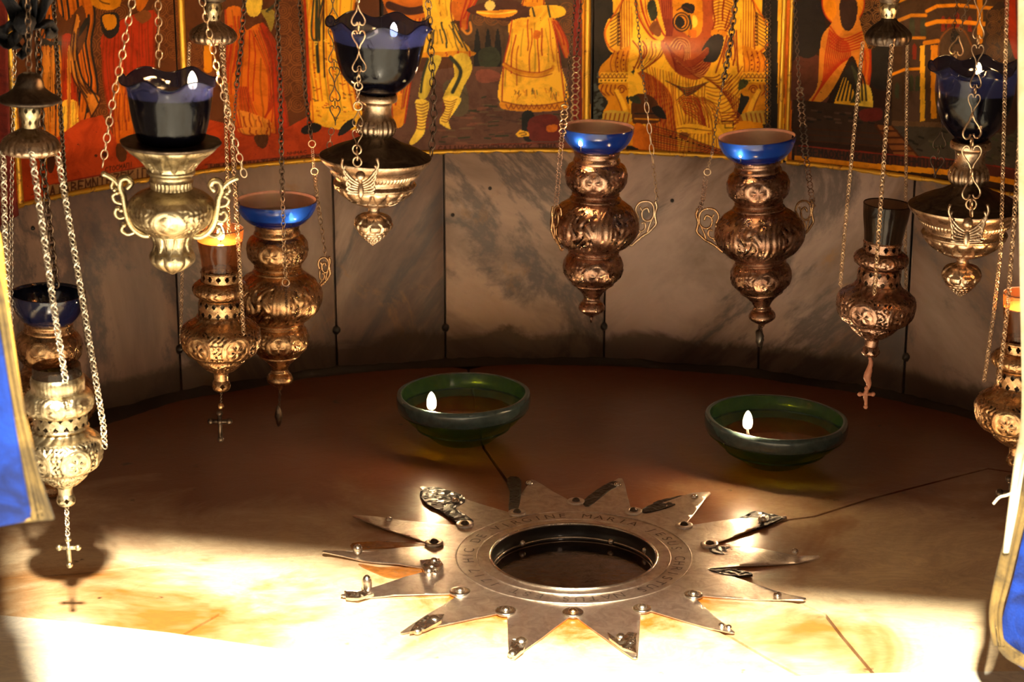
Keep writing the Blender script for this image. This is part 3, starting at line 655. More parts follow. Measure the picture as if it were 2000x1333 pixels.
for k in range(9): stroke([(812, 202+k*6), (824, 205+k*6), (836, 200+k*6)], 1.5, LN); stroke([(866-k*.5, 196+k*5), (880-k, 199+k*5), (892-k*2, 194+k*5)], 1.4, LN)
robe([(905, -60), (912, -10), (900, 40), (902, 58)], [(940, -60), (935, -10), (915, 30), (912, 56)], OR, 4, RD, 2); stroke([(902, 56), (912, 66), (920, 60), (918, 44)], 3.5, ORL)
fill([(912, 18), (950, 4), (1000, 0), (1030, 14), (1036, 32), (1010, 42), (980, 40), (930, 30)], (.09, .028, .014, 0)); fill([(930, 22), (970, 20), (1010, 20), (998, 32), (970, 35), (945, 32)], G2); stroke([(932, 24), (970, 27), (1008, 22)], 2, GB); fill(circ(957, 11, 10, 10), (.90, .62, .16, .6)); stroke([(957, 0), (958, 6)], 2, GB)
robe([(1020, -60), (1024, -10), (1020, 10)], [(1060, -60), (1062, -10), (1062, 12)], G2, 4); fill([(1036, 16), (1070, 10), (1100, 14), (1102, 30), (1070, 38), (1040, 38)], G1); stroke([(1040, 16), (1045, 36)], 3, GN); stroke([(1070, 12), (1075, 36)], 3, GN)
robe([(1000, 40), (994, 80), (984, 124), (980, 205)], [(1080, 36), (1088, 80), (1094, 120), (1104, 205)], G1, 12, RD, 1.7)
robe([(1080, 42), (1092, 80), (1104, 112)], [(1088, 42), (1106, 76), (1112, 106)], OR, 3, RD); fill([(1044, 60), (1056, 62), (1052, 76), (1042, 74)], OR)
stroke([(984, 126), (1010, 140), (1050, 146), (1076, 138), (1080, 130)], 5, G2); stroke([(984, 122), (1010, 136), (1050, 142), (1078, 133)], 1.5, RD); stroke([(986, 132), (1010, 146), (1050, 151), (1078, 144)], 1.5, RD)
fill([(980, 198), (1020, 206), (1064, 205), (1104, 198), (1106, 212), (1064, 218), (1020, 218), (980, 212)], G2); stroke([(980, 198), (1020, 206), (1064, 205), (1104, 198)], 1.6, LN)
for k in range(11): stroke([(988+k*10, 204), (993+k*10, 213), (998+k*10, 205)], 1.4, LN)
for k in range(26):
    x = rng.uniform(1005, 1090); y = rng.uniform(170, 185); stroke([(x, y), (x+rng.uniform(-4, 4), y+rng.uniform(4, 14))], 1.2, (OR, GN, LN)[k % 3])
fill([(1020, 222), (1040, 218), (1045, 245), (1040, 275), (1022, 270)], BK); fill([(1035, 232), (1085, 226), (1095, 270), (1060, 276), (1034, 270)], (.20, .018, .010, .1)); fill([(1068, 246), (1088, 244), (1086, 256), (1070, 258)], OR)
fill([(1007, 262), (1016, 254), (1032, 258), (1034, 266), (1012, 268)], G1, False); stroke([(1014, 261), (1024, 259), (1028, 263), (1018, 265)], 1.4, LD)
band(850, 1142, 7, 20, (.24, .07, .035, .1)); band(960, 1142, 19, 20.5, RD2); band(850, 1142, -2, 7, G1)
lettering('CAIAHCPHCEMENOCONTK.TBHL', 855, 1088, 8.5, 18, LD, 1.9)
rect(1120, -60, 1136, 300, RD2); rect(1137, -60, 1153, 305, G2)
# ---- fourth icon: enthroned figure with child, nearly all gold
fill([(1154, -60), (1536, -60), (1536, 316), (1154, 310)], (.028, .022, .016, 0), False)
for k in range(40):
    x, y = rng.uniform(1158, 1180), rng.uniform(140, 240); stroke([(x, y), (x+4, y-2)], 4, (.10, .11, .09, 0))
def mir(p, mx=1343): return [(2*mx-x, y) for x, y in p]
def throne(f):
    m = fill(f([(1196, -60), (1240, -60), (1245, 30), (1244, 95), (1200, 104), (1185, 88), (1180, 62), (1188, 38), (1198, 28)]), G1)
    for k in range(6): stroke(f([(1214+k*5, -50), (1214+k*5, 20), (1215+k*5, 92)]), 1.4, LN)
    stroke(f([(1216, 0), (1200, 28), (1184, 54), (1182, 72), (1190, 92), (1206, 104)]), 3, OR); stroke(f([(1220, -10), (1210, 26), (1212, 60), (1212, 100)]), 2, LN)
    for k in range(9):
        y = 30+k*7; stroke(f([(1192, y+6), (1202, y), (1210, y-6), (1206, y+2), (1211, y+2)]), 1.6, LD)
    fill(f([(1205, 100), (1240, 88), (1250, 110), (1245, 150), (1176, 152), (1172, 132), (1190, 112)]), G2)
    for k in range(5): stroke(f([(1200+k*9, 100), (1192+k*10, 125), (1198+k*9, 148)]), 1.4, LN)
    for k in range(10): fill(circ(*f([(1206+(k % 2)*12, 104+k*4.5)])[0], 1.8), RD2)
    fill(f([(1172, 142), (1236, 141), (1238, 152), (1172, 152)]), G1, False); fill(f([(1169, 153), (1236, 152), (1236, 163), (1169, 162)]), G1, False)
    for k in range(8): stroke(f([(1172+k*8, 151), (1176+k*8, 144), (1180+k*8, 151)]), 1.3, LN); fill(circ(*f([(1174+k*8, 157.5)])[0], 1.7), LD)
    stroke(f([(1168, 152.5), (1237, 152)]), 1.4, LN, False); stroke(f([(1168, 163), (1237, 163)]), 1.6, LD, False)
    fill(f([(1172, 164), (1234, 164), (1236, 185), (1222, 192), (1236, 228), (1180, 224), (1188, 200), (1176, 184)]), G2)
    for k in range(4): stroke(f([(1178+k*8, 166), (1174+k*9, 178), (1182+k*8, 186)]), 2, LN)
    stroke(f([(1206+9*math.cos(t)*(1-t/14)+8, 175-9*math.sin(t)*(1-t/14)) for t in np.linspace(0, 10, 22)]), 2, LN); stroke(f([(1204, 178), (1216, 200), (1226, 228)]), 7, G1); stroke(f([(1200, 180), (1210, 202), (1218, 228)]), 1.5, LN)
    fill(f([(1176, 232), (1184, 216), (1236, 222), (1238, 245), (1174, 240)]), (.66, .40, .05, .8))
    for k in range(6): stroke(f([(1184+k*9, 222), (1180+k*9, 240)]), 2, LN)
for f in (lambda p: p, mir): throne(f)
fill([(1234, 236), (1290, 226), (1420, 226), (1452, 236), (1490, 240), (1490, 305), (1160, 305), (1200, 262)], G2, False)
m = fill([(1250, -60), (1435, -60), (1446, 60), (1452, 140), (1440, 220), (1420, 300), (1300, 296), (1240, 250), (1226, 150), (1236, 60)], G1)
for k in range(34):                                                 # knee and lap folds
    f0 = k/34; stroke([(1236+f0*40, 130+f0*20), (1260+f0*50, 170+f0*12), (1262+f0*60, 250), (1256+f0*70, 300)], 1.5, LN if k % 3 else OR, clip=m)
for k in range(16): stroke([(1372+k*5, 150+k*3), (1400+k*3, 150+k*6), (1430, 120+k*9)], 1.8, LN, clip=m)
for k in range(12): stroke([(1330+k*4, 190), (1340+k*6, 220), (1328+k*8, 296)], 1.5, LN, clip=m)
for k in range(22):                                                 # folds falling from the left knee and across the lap
    stroke([(1262+k*5.5, 128+k*1.6), (1268+k*5+4*math.sin(k), 178+k*.8), (1262+k*6, 232+4*math.cos(k*2)), (1268+k*6, 262)], 1.3, (LN, OR, RD)[k % 3], clip=m)
for k in range(14): stroke([(1376+k*2, 168+k*7), (1404+k, 172+k*8), (1436, 150+k*9), (1450, 130+k*9)], 1.5, (LN, OR)[k % 2], clip=m)
for k in range(10): stroke([(1322+k*2, 196+k*3), (1338, 184+k*4), (1362, 190+k*5), (1376+k, 236+k*3)], 1.5, (LN, RD)[k % 2], clip=m)
for k in range(7): stroke([(1300+k*6, 158+k*3), (1340, 172+k*2.5), (1384-k*4, 160+k*3)], 1.6, (GN, LN)[k % 2], clip=m)
robe([(1240, -60), (1244, 20), (1270, 70), (1300, 84)], [(1268, -60), (1278, 20), (1292, 60), (1304, 76)], G1, 5, RD, 2.2); robe([(1236, 80), (1250, 104), (1236, 140)], [(1300, 82), (1290, 110), (1254, 138)], G1, 8, LN, 1.8)
fill([(1264, 10), (1278, 0), (1284, 30), (1272, 40)], GN); fill([(1268, 55), (1282, 40), (1292, 62), (1284, 72)], BR2)
m = fill([(1282, -60), (1385, -60), (1392, 30), (1396, 80), (1390, 120), (1376, 148), (1356, 156), (1326, 146), (1306, 124), (1296, 104), (1290, 84), (1300, 66), (1290, 20)], (.52, .10, .018, .35))
for k in range(15): stroke([(1296+k*2, 80+k*3), (1318+k*3, 118+k*2.3), (1350+k*2, 132+k*1.5), (1384, 104+k*3)], 1.7, (.80, .30, .05, .6) if k % 2 else RD2, clip=m)
for k in range(10): stroke([(1300+k*2, 84+k*4), (1322, 110+k*3.4), (1352, 118+k*3), (1388, 90+k*4)], 1.3, RD2, clip=m)
for k in range(8): stroke([(1308+k*3, 90+k), (1322+k*1.5, 74+k*2), (1344-k, 80+k*3), (1348-k*2, 112+k)], 1.6, RD2 if k % 2 else (.75, .28, .05, .6), clip=m)
for k in range(7): stroke([(1290+k*4, -50), (1294+k*4, 20), (1300+k*2, 70)], 1.8, RD2, clip=m)
fill([(1316, -60), (1362, -60), (1372, 12), (1370, 62), (1352, 74), (1334, 62), (1318, 50), (1314, 20)], G2)
for c_ in (circ(1331, 43, 16, 18), circ(1331, 43, 11, 13)): stroke(c_, 2.2, BK, closed=True)
fill([(1320, 38), (1330, 32), (1338, 44), (1330, 54), (1318, 48)], BK); fill([(1338, 6), (1356, 10), (1354, 26), (1340, 24), (1330, 14)], BK); stroke([(1346, 30), (1350, 50), (1346, 70), (1358, 66)], 3, GN); fill([(1352, 32), (1360, 32), (1362, 48), (1354, 54)], GB); stroke([(1322, 20), (1336, 14), (1352, 24)], 2, LD); fill([(1345, 58), (1360, 60), (1358, 74), (1346, 70)], OR)
robe([(1395, -60), (1392, 10), (1396, 40), (1390, 62)], [(1440, -60), (1434, 10), (1428, 40), (1414, 66)], G1, 3, LN, 2)
for k in range(13): stroke([(1394, -10+k*6), (1410, -14+k*6), (1430, -6+k*6)], 1.6, LN)
fill([(1392, 58), (1418, 62), (1416, 72), (1390, 70)], G2); fill([(1394, 68), (1412, 70), (1412, 90), (1400, 118), (1384, 122), (1373, 118), (1384, 104), (1382, 92), (1370, 100), (1378, 84)], (.022, .018, .022, 0))
robe([(1420, 70), (1412, 100), (1398, 142)], [(1438, 60), (1440, 110), (1442, 140)], G1, 7, LN, 2); fill([(1446, 156), (1462, 158), (1456, 170), (1442, 176)], (.09, .09, .02, .1)); fill([(1232, 140), (1240, 136), (1238, 146)], GN)
fill([(1236, 190), (1262, 184), (1284, 200), (1290, 236), (1262, 242), (1236, 240)], BR); stroke([(1240, 222), (1284, 222)], 2, BK, False); stroke([(1240, 232), (1286, 234)], 2, G2, False); fill([(1272, 212), (1290, 208), (1302, 232), (1284, 228)], BK); fill([(1228, 190), (1246, 188), (1252, 202), (1236, 200)], GN)
fill([(1320, 250), (1345, 242), (1375, 246), (1392, 256), (1370, 262), (1335, 258)], G1); stroke([(1320, 252), (1340, 250), (1372, 254), (1392, 256)], 1.6, LN); fill([(1398, 246), (1425, 240), (1430, 256), (1400, 266)], G1); fill([(1330, 258), (1346, 262), (1340, 274), (1326, 268)], BR2)
for k in range(11): stroke([(1276, 246+k*5), (1330, 262+k*4), (1372, 280+k*2), (1420, 296+k*2)], 1.6, LN if k % 3 else BR); 
for k in range(10): fill(circ(1310+k*11, 266+k*3.4, 2), LD)
fill([(1238, 245), (1262, 250), (1276, 305), (1240, 300)], OR); fill([(1225, 285), (1245, 290), (1262, 306), (1222, 306)], BK); fill([(1310, 300), (1345, 296), (1400, 304), (1400, 314), (1300, 314)], BK)
for k in range(5): stroke([(1410, 222+k*5), (1440, 220+k*5), (1450-k*3, 236)], 1.6, LN)
stroke([(1408, 238), (1432, 238), (1432, 250), (1416, 250), (1416, 244)], 1.6, LD, False)
band(1154, 1535, -4, 2, BK); rect(1500, -60, 1517, 312, BK); rect(1519, -60, 1531, 315, G1)
# ---- fifth icon (right): saint by a palm, palace with steps
fill([(1534, -60), (2060, -60), (2060, 400), (1534, 325)], (.030, .011, .006, .1), False)
rect(1532, -60, 1546, 320, OR); fill([(1549, 120), (1600, 110), (1620, 190), (1580, 215), (1549, 225)], (.12, .035, .02, .1))
scrolls(1680, 1725, -20, 90, 14, (.26, .12, .03, .4)); fill([(1552, 10), (1600, 0), (1612, 60), (1590, 110), (1555, 100)], (.014, .010, .010, 0)); fill([(1706, 95), (1738, 90), (1742, 150), (1715, 165), (1704, 130)], (.014, .012, .010, 0)); fill([(1700, 145), (1732, 140), (1730, 175), (1706, 170)], BK)
fill(circ(1647, 5, 41, 46), G2); stroke(circ(1647, 5, 41, 46), 2, RD, closed=True)
m = fill([(1628, -30), (1670, -34), (1676, 20), (1684, 60), (1696, 100), (1700, 150), (1688, 175), (1672, 120), (1660, 112), (1640, 150), (1615, 190), (1580, 212), (1574, 204), (1596, 170), (1600, 110), (1606, 70), (1622, 48), (1634, 20)], (.70, .26, .025, .65))
fill([(1642, 0), (1660, -8), (1674, 6), (1672, 40), (1660, 60), (1646, 54), (1640, 28)], (.045, .018, .012, 0))
for k in range(13): stroke([(1620+k*3, 60+k*2), (1612+k*4, 110), (1606+k*3, 160-k*3), (1580+k*3, 208-k*5)], 2, RD, clip=m)
for k in range(6): stroke([(1620, 50+k*8), (1645, 76+k*5), (1684, 62+k*6)], 2, RD, clip=m)
robe([(1684, 100), (1682, 140), (1678, 168)], [(1700, 98), (1700, 140), (1696, 172)], OR, 3, RD, 2)
fill([(1640, 172), (1650, 150), (1668, 180), (1672, 214), (1630, 212)], G1); fill([(1682, 165), (1700, 172), (1704, 212), (1684, 218), (1676, 200)], GB)
for k in range(9): stroke([(1664, 122), (1664-18+k*5, 150), (1650-22+k*8, 196)], 3.2, BK)
for k in range(7): stroke([(1664, 130), (1672+k, 160), (1680-k*3, 200)], 2.4, GN)
band(1549, 2060, 40, 118, (.045, .022, .014, .05), 20)
for k in range(30):
    x = rng.uniform(1552, 1700); y = rng.uniform(215, 240); stroke([(x, y), (x+10, y+1)], 3, [(.10, .05, .03, 0), BK][k % 2])
fill([(1680, 216), (1720, 212), (1720, 234), (1684, 236)], (.16, .018, .014, .1))
bw = (.075, .034, .014, .25); bd = (.07, .034, .018, .1)
fill([(1742, 40), (1790, -60), (1990, -60), (1990, 240), (1742, 240)], bw, False)
fill([(1765, 30), (1808, 34), (1808, 135), (1760, 135)], bd, False); fill([(1744, 150), (1762, 140), (1762, 235), (1744, 235)], bd, False); fill([(1766, 140), (1802, 140), (1802, 240), (1766, 240)], (.10, .05, .03, .1), False); fill([(1815, 10), (1870, 20), (1990, 20), (1990, 120), (1815, 120)], bd, False)
for x in (1776, 1798): fill([(x, 40), (x+7, 36), (x+10, 44), (x+10, 74), (x, 74)], GN)
for x, y in ((1748, 160), (1782, 84), (1776, 146), (1788, 146), (1838, 30), (1850, 32), (1866, 24), (1890, 30)): fill([(x, y+6), (x+4, y), (x+8, y+6), (x+8, y+32), (x, y+32)], RD2 if x % 4 == 2 else GN, False)
fill(circ(1865, 86, 32, 34), (.09, .05, .025, .2)); stroke([(1834, 130), (1834, 84), (1850, 60), (1866, 54), (1884, 62), (1898, 90)], 2.4, BR2); fill([(1858, 66), (1866, 60), (1874, 68), (1874, 84), (1858, 84)], BK)
for pts, wd in (([(1755, 40), (1780, 30), (1808, 30)], 5), ([(1756, 3), (1780, -8)], 4), ([(1810, 22), (1830, 12), (1870, 10), (1910, 14), (1990, 20)], 5), ([(1810, 48), (1830, 42), (1870, 42), (1910, 46), (1990, 52)], 6), ([(1766, 136), (1802, 134)], 4), ([(1742, 146), (1766, 136)], 4), ([(1780, 74), (1806, 74)], 4), ([(1806, 84), (1832, 80)], 6), ([(1912, -40), (1914, 20), (1914, 80)], 9)): stroke(pts, wd, G2, False)
fill([(1797, 90), (1806, 88), (1807, 236), (1797, 238)], G1, False); fill([(1809, 88), (1814, 88), (1812, 232), (1806, 232)], bd, False); fill([(1818, 88), (1832, 88), (1829, 232), (1818, 232)], G2, False)
fill([(1742, 236), (1900, 242), (1990, 240), (1990, 262), (1742, 246)], (.14, .07, .03, .1), False); fill([(1740, 246), (1900, 252), (1990, 250), (1990, 330), (1800, 320)], (.06, .045, .03, 0), False)
for k in range(60):
    x, y = rng.uniform(1760, 1980), rng.uniform(250, 325); stroke([(x, y), (x+9, y+3)], 3, [(.09, .07, .04, 0), BK, GN][k % 3])
fill([(1712, 244), (1742, 246), (1796, 312), (1752, 312)], BR2, False); stroke([(1710, 244), (1736, 290), (1742, 304)], 4, LD); stroke([(1742, 246), (1800, 314)], 2.5, LD, False)
for k in range(5): stroke([(1718+k*7, 256+k*13), (1752+k*10, 256+k*13)], 3, LD, False)
for k in range(6): stroke([(1550, 250+k*12), (1720, 262+k*12)], 1.5, LD, False)
band(1552, 1990, 8, 28, (.09, .02, .012, .1), 20); band(1560, 1990, 27, 29.5, RD2, 20); band(1552, 1990, -3, 8, G2, 20)
lettering('BZZEMDOXHLAKAMPLAPTH.HMPIPONZZKYH', 1556, 1900, 10, 25, BK, 2.1)
fill([(1925, 40), (1980, 20), (1990, 240), (1935, 240)], (.045, .02, .012, .1)); scrolls(1930, 1975, 30, 200, 13, (.16, .07, .02, .4)); fill([(1968, -60), (2060, -60), (2060, 140), (1980, 110)], RD)

# individual painted boards cut out of that frieze, with gilded mouldings and a wooden back
def icon(x0, x1, label, bars, left_trim=None):
    A0, A1 = sz(x0, 300, PR)[0], sz(x1, 300, PR)[0]; i0, i1 = np.searchsorted(ga, (A0, A1)); i1 = min(i1, NA-1)
    base = onwall((A0+A1)/2, ZB-.010, PR)
    t = thing('painted_icon', base, label, 'icon', 'painted icons round the back wall')
    aa, zz = np.meshgrid(ga[i0:i1+1], gz); V = np.c_[(WC[0]+PR*np.sin(aa)).ravel(), (WC[1]+PR*np.cos(aa)).ravel(), zz.ravel()]
    w_ = i1-i0+1; I = np.arange((NZ-1)*w_).reshape(NZ-1, w_)[:, :-1].ravel(); F = np.c_[I, I+w_, I+w_+1, I+1]
    o = mk('painted_scene', V, F, M_PAINT, t)
    at = o.data.color_attributes.new('paint', 'FLOAT_COLOR', 'POINT'); at.data.foreach_set('color', img[:, i0:i1+1].reshape(-1, 4).astype(np.float32).ravel())
    curved('wooden_board', A0+.001, A1-.001, ZB-.004, ZT+.01, PR+.001, .010, M_WOOD, t, nz=3, bev=.001)
    # chipped gilded lower moulding
    n = 60; V, F = [], []
    for k, a in enumerate(np.linspace(A0+.0015, A1-.0015, n)):
        h = .0016*abs(rng.normal(0, 1)) if rng.random() < .5 else 0
        for r, z in ((PR+.001, ZB-.0065+h), (PR-.003, ZB-.006+h), (PR-.0042, ZB-.003), (PR-.0035, ZB+.0005), (PR-.0005, ZB+.0012)): V.append(onwall(a, z, r))
    F = [(k*5+j, k*5+j+1, k*5+j+6, k*5+j+5) for k in range(n-1) for j in range(4)]
    mk('gilded_moulding', V, F, M_GILT, t)
    for bx, wd in bars:
        a = sz(bx, 200, PR)[0]; d = wd*PXM/2/PR
        V, F = [], []; zs = np.linspace(ZB, ZT, 40)
        for z in zs:
            for da, r in ((-d, PR-.0003), (-d*.8, PR-.003), (0, PR-.0042), (d*.8, PR-.003), (d, PR-.0003)): V.append(onwall(a+da, z, r+rng.uniform(-.0002, .0002)))
        F = [(k*5+j, k*5+j+1, k*5+j+6, k*5+j+5)[::-1] for k in range(39) for j in range(4)]
        mk('gilded_upright', V, F, M_GILT, t)
    return t
icon(18, 352, 'leftmost painted icon, orange and red robed figures, behind the left lamps', [(27, 13)])
icon(354, 746, 'second painted icon from the left, orange robed figures on red ground', [(362, 14)])
icon(749, 1154, 'painted icon of a soldier in yellow tunic and a woman with a tray', [(1146, 14)])
icon(1157, 1533, 'golden painted icon of an enthroned robed figure, between the two hanging bronze lamps', [(1525, 11)])
icon(1536, 1992, 'dark painted icon of a haloed robed figure beside a palace with steps, at the right', [(1540, 9)])
print('icons done')
# ================================================================== hanging lamps
class Axis:
    """straight lamp axis between two measured points in the plane Y; maps measured heights and radii to metres"""
    def __init__(s, top, bot, Y):
        s.P0 = atY(*top, Y); s.P1 = atY(*bot, Y); s.y0, s.y1 = top[1], bot[1]; s.Y = Y
        s.k = scl(s.P0*.5+s.P1*.5); d = s.P0-s.P1; s.up = d/np.linalg.norm(d)
        s.ex = np.cross(np.array([0, 1, 0.]), s.up); s.ex /= np.linalg.norm(s.ex); s.ey = np.cross(s.up, s.ex)
    def at(s, y): return s.P0+(s.P1-s.P0)*((y-s.y0)/(s.y1-s.y0))
    def pt(s, y, r, az): return s.at(y)+r*s.k*(math.cos(az)*s.ex+math.sin(az)*s.ey)
def resample(prof, step=2.0, smooth=True):
    P = catmull(prof, 8) if smooth and len(prof) > 2 else np.array(prof, float)
    d = np.r_[0, np.cumsum(np.hypot(*np.diff(P, axis=0).T))]; n = max(2, int(d[-1]/step)+1); t = np.linspace(0, d[-1], n)
    return np.c_[np.interp(t, d, P[:, 0]), np.interp(t, d, P[:, 1])], t/d[-1]
def lathe(name, ax, prof, mat, parent, seg=64, orn=None, amp=1.5, step=2.5, smooth=True, cap=False):
    """prof: list of (height, radius) in picture units; orn(theta, v, ry) -> relief -1..1 and optional hole mask"""
    P, v = resample(prof, step, smooth); y, r = P[:, 0], np.maximum(P[:, 1], .02); th = np.arange(seg)*2*PI/seg
    T, Vv = np.meshgrid(th, v); Rr = np.repeat(r[:, None], seg, 1); hole = None
    if orn is not None:
        L = (np.hypot(*np.diff(P, axis=0).T)).sum(); h, hole = orn(T, Vv, r.max()*2*PI/max(L, 1)); fade = np.clip(np.minimum(Vv, 1-Vv)*9, 0, 1)
        Rr = Rr+h*amp*fade
    C = np.array([ax.at(q) for q in y])
    X = C[:, None]+ax.k*Rr[..., None]*(np.cos(T)[..., None]*ax.ex+np.sin(T)[..., None]*ax.ey)
    n = len(y); I = np.arange(n-1)[:, None]*seg+np.arange(seg)[None]; J = np.arange(n-1)[:, None]*seg+(np.arange(seg)[None]+1) % seg
    F = np.stack([I+seg, J+seg, J, I], -1)
    F = F.reshape(-1, 4)
    if hole is not None:
        hm = hole[:-1]; F = F[~hm.ravel()]
    return mk(name, X.reshape(-1, 3), F, mat, parent)
def o_med(n, ph=0, pierce=0, inner_k=4):
    """medallions in round frames with scrolling leaves between"""
    def f(T, v, asp):
        u = ((T+ph)*n/(2*PI)) % 1-.5; x = u*asp/n*1.0; y = v-.5; d = np.hypot(x, y); a = np.arctan2(y, x)
        R = .36; h = np.exp(-((d-R)/.045)**2)+.6*np.exp(-((d-R*.82)/.02)**2)
        h += (d < R*.8)*(.9*np.clip(np.cos(inner_k*a)*np.sin(d/R*5.2), -.3, 1))
        xo = x*15; yo = y*15; sc = np.sin(xo*1.7+2.2*np.sin(yo*1.3+n))*np.sin(yo*1.6+2.0*np.sin(xo*1.1)); h += (d > R*1.1)*.9*sc
        hole = None
        if pierce: hole = ((d > R*1.15) & (sc < -.72)) | ((d < R*.75) & (d > R*.25) & (np.cos(inner_k*a)*np.sin(d/R*5.2) < -.75))
        return h, hole
    return f
def o_swirl(n, ph=0, k=2.2, pierce=True):
    """big raised S-shaped lobes with pierced leafwork in every other field"""
    def f(T, v, asp):
        s = (T+ph)*n/(2*PI)+k*.35*(v-.5)+.12*np.sin(v*6.3); u = s % 1-.5; w_ = np.abs(u)
        h = 1.1*np.exp(-((w_-.42)/.05)**2)+.8*np.exp(-((w_-.33)/.025)**2)
        x = u*9; y = (v-.5)*10; sc = np.sin(x*2.3+2.0*np.sin(y*1.5+s//1))*np.sin(y*1.9+1.7*np.sin(x*1.6))
        inn = (w_ < .27) & (v > .18) & (v < .86); h += inn*1.1*sc+(~inn)*.2*np.cos(T*n*5+v*9)
        hole = (inn & (sc < -.80)) if pierce else None
        return h, hole
    return f
def o_flute(n, k=0, sharp=1):
    def f(T, v, asp): return np.abs(np.cos(T*n/2+k*v*PI))**sharp*2-1, None
    return f
def o_leaf(n, rows=1, pierce=0):
    def f(T, v, asp):
        s = v*rows; r_ = np.floor(s); w_ = s % 1; u = (T*n/(2*PI)+.5*(r_ % 2)) % 1-.5
        tip = 1-w_; m = np.abs(u) < .47*np.sqrt(np.clip(tip, 0, 1)); h = np.where(m, 1-(np.abs(u)*2.0)**2-.4*w_, -.8)+.25*np.cos(u*40)*m
        return h, None
    return f
def o_scale(n, rows):
    def f(T, v, asp):
        s = v*rows; r_ = np.floor(s); u = (T*n/(2*PI)+.5*(r_ % 2)) % 1-.5; w_ = s % 1-.5
        return 1.3*np.sqrt(np.clip(1-(u*2.1)**2-(w_*2.1)**2, 0, 1))-.7, None
    return f
def o_lattice(n, rows=1, size=.3):
    """pierced band of small lozenge holes"""
    def f(T, v, asp):
        s = v*rows; r_ = np.floor(s); u = (T*n/(2*PI)+.5*(r_ % 2)) % 1-.5; w_ = s % 1-.5; d = np.abs(u)+np.abs(w_)*.9
        return .6*np.exp(-((d-size-.08)/.07)**2), (d < size) & (v > .08) & (v < .92)
    return f
def flame(ax_or_P, h, parent, k=None, mat=None, power=.5, wick=True, color=(1, .52, .19), lz=.55):
    P = np.asarray(ax_or_P, float); prof = [(.0, .0), (.30, .05), (.42, .18), (.45, .35), (.42, .55), (.30, .78), (.14, .93), (.0, 1.0)]
    V, F = revolve([(max(r*h*.56, 1e-5), z*h) for r, z in catmull(prof, 4)], P, 14); mk('flame', V, F, mat or M_FLAME, parent)
    if wick:
        V, F = tube([P-np.array([0, 0, h*.6]), P, P+np.array([.0004, 0, h*.18])], h*.055, 6); mk('wick', V, F, M_WICK, parent)
    l = bpy.data.lights.new('flame_light', 'POINT'); l.energy = power; l.color = color; l.shadow_soft_size = .006
    o = bpy.data.objects.new('flame_light', l); COL.objects.link(o); o.parent = parent; o.location = tuple(P+np.array([0, 0, h*lz])-ORG[parent.name])

# ---- chains
def link_tpl(a, b, r, n=10, m=5):                                   # oval link in the XZ plane, long axis Z, centred
    t = np.arange(n)*2*PI/n; P = np.c_[b*np.cos(t), np.zeros(n), a*np.sin(t)]; return tube(P, r, m, True)
def chain_frames(P, pitch):
    P = np.array(P, float); d = np.r_[0, np.cumsum(np.linalg.norm(np.diff(P, axis=0), axis=1))]; n = max(1, int(round(d[-1]/pitch)))
    t = (np.arange(n)+.5)/n*d[-1]; C = np.c_[[np.interp(t, d, P[:, i]) for i in range(3)]].T
    D = np.array([np.interp(t+1e-4, d, P[:, i])-np.interp(t-1e-4, d, P[:, i]) for i in range(3)]).T; D /= np.linalg.norm(D, axis=1)[:, None]; return C, D
def basis(D, ang):
    x = np.cross(D, [0, 1, 0]); x /= np.linalg.norm(x)+1e-9; y = np.cross(D, x); c, s = math.cos(ang), math.sin(ang); X = c*x+s*y; Y = np.cross(D, X); return np.array([X, Y, D])
def chain(P, parent, mat, wd, kind='cable', ratio=1.5, name='chain', fill_=.30):
    """wd = link width in metres. small links: joined into one chain part"""
    b = wd*.5*(1-fill_*.4); a = b*ratio; r = wd*.5*fill_*.62
    V0, F0 = link_tpl(a, b, r, 9, 5); pitch = 2*a*.80-r
    if kind == 'rope': pitch = a*.62
    C, D = chain_frames(P, pitch); Vs = []
    for i, (c, d) in enumerate(zip(C, D)):
        ang = (PI/2*(i % 2)+.35) if kind == 'cable' else i*1.05
        B = basis(d, ang); V = V0
        if kind == 'rope': q = .55; V = np.c_[V0[:, 0], V0[:, 1]*math.cos(q)-V0[:, 2]*math.sin(q), V0[:, 1]*math.sin(q)+V0[:, 2]*math.cos(q)]
        Vs.append(V@B+c)
    n = len(V0); F0 = np.array(F0); F = (F0[None]+np.arange(len(C))[:, None, None]*n).reshape(-1, 4)
    return mk(name, np.concatenate(Vs), F, mat, parent)
LINKS = {}
def big_chain(P, parent, mat, wd, ratio=1.35, name='chain_link', th=.20, key=None):
    """links that can be told apart in the picture: each an object sharing one mesh"""
    b = wd*.5; a = b*ratio; r = wd*th*.5; key = (round(wd, 5), ratio, th, mat.name)
    C, D = chain_frames(P, 2*a-r*2.2)
    for i, (c, d) in enumerate(zip(C, D)):
        if key not in LINKS:
            V, F = link_tpl(a, b, r, 16, 7); me = mk('chain_link', V+ORG[parent.name], F, mat, parent); LINKS[key] = me.data; o = me
        else:
            o = bpy.data.objects.new(name, LINKS[key]); COL.objects.link(o); o.parent = parent
        B = basis(d, (PI/2*.92 if i % 2 else .15)+rng.uniform(-.2, .2)); o.matrix_local = Matrix(np.vstack([np.c_[B.T, c-ORG[parent.name]], [0, 0, 0, 1]]).tolist())
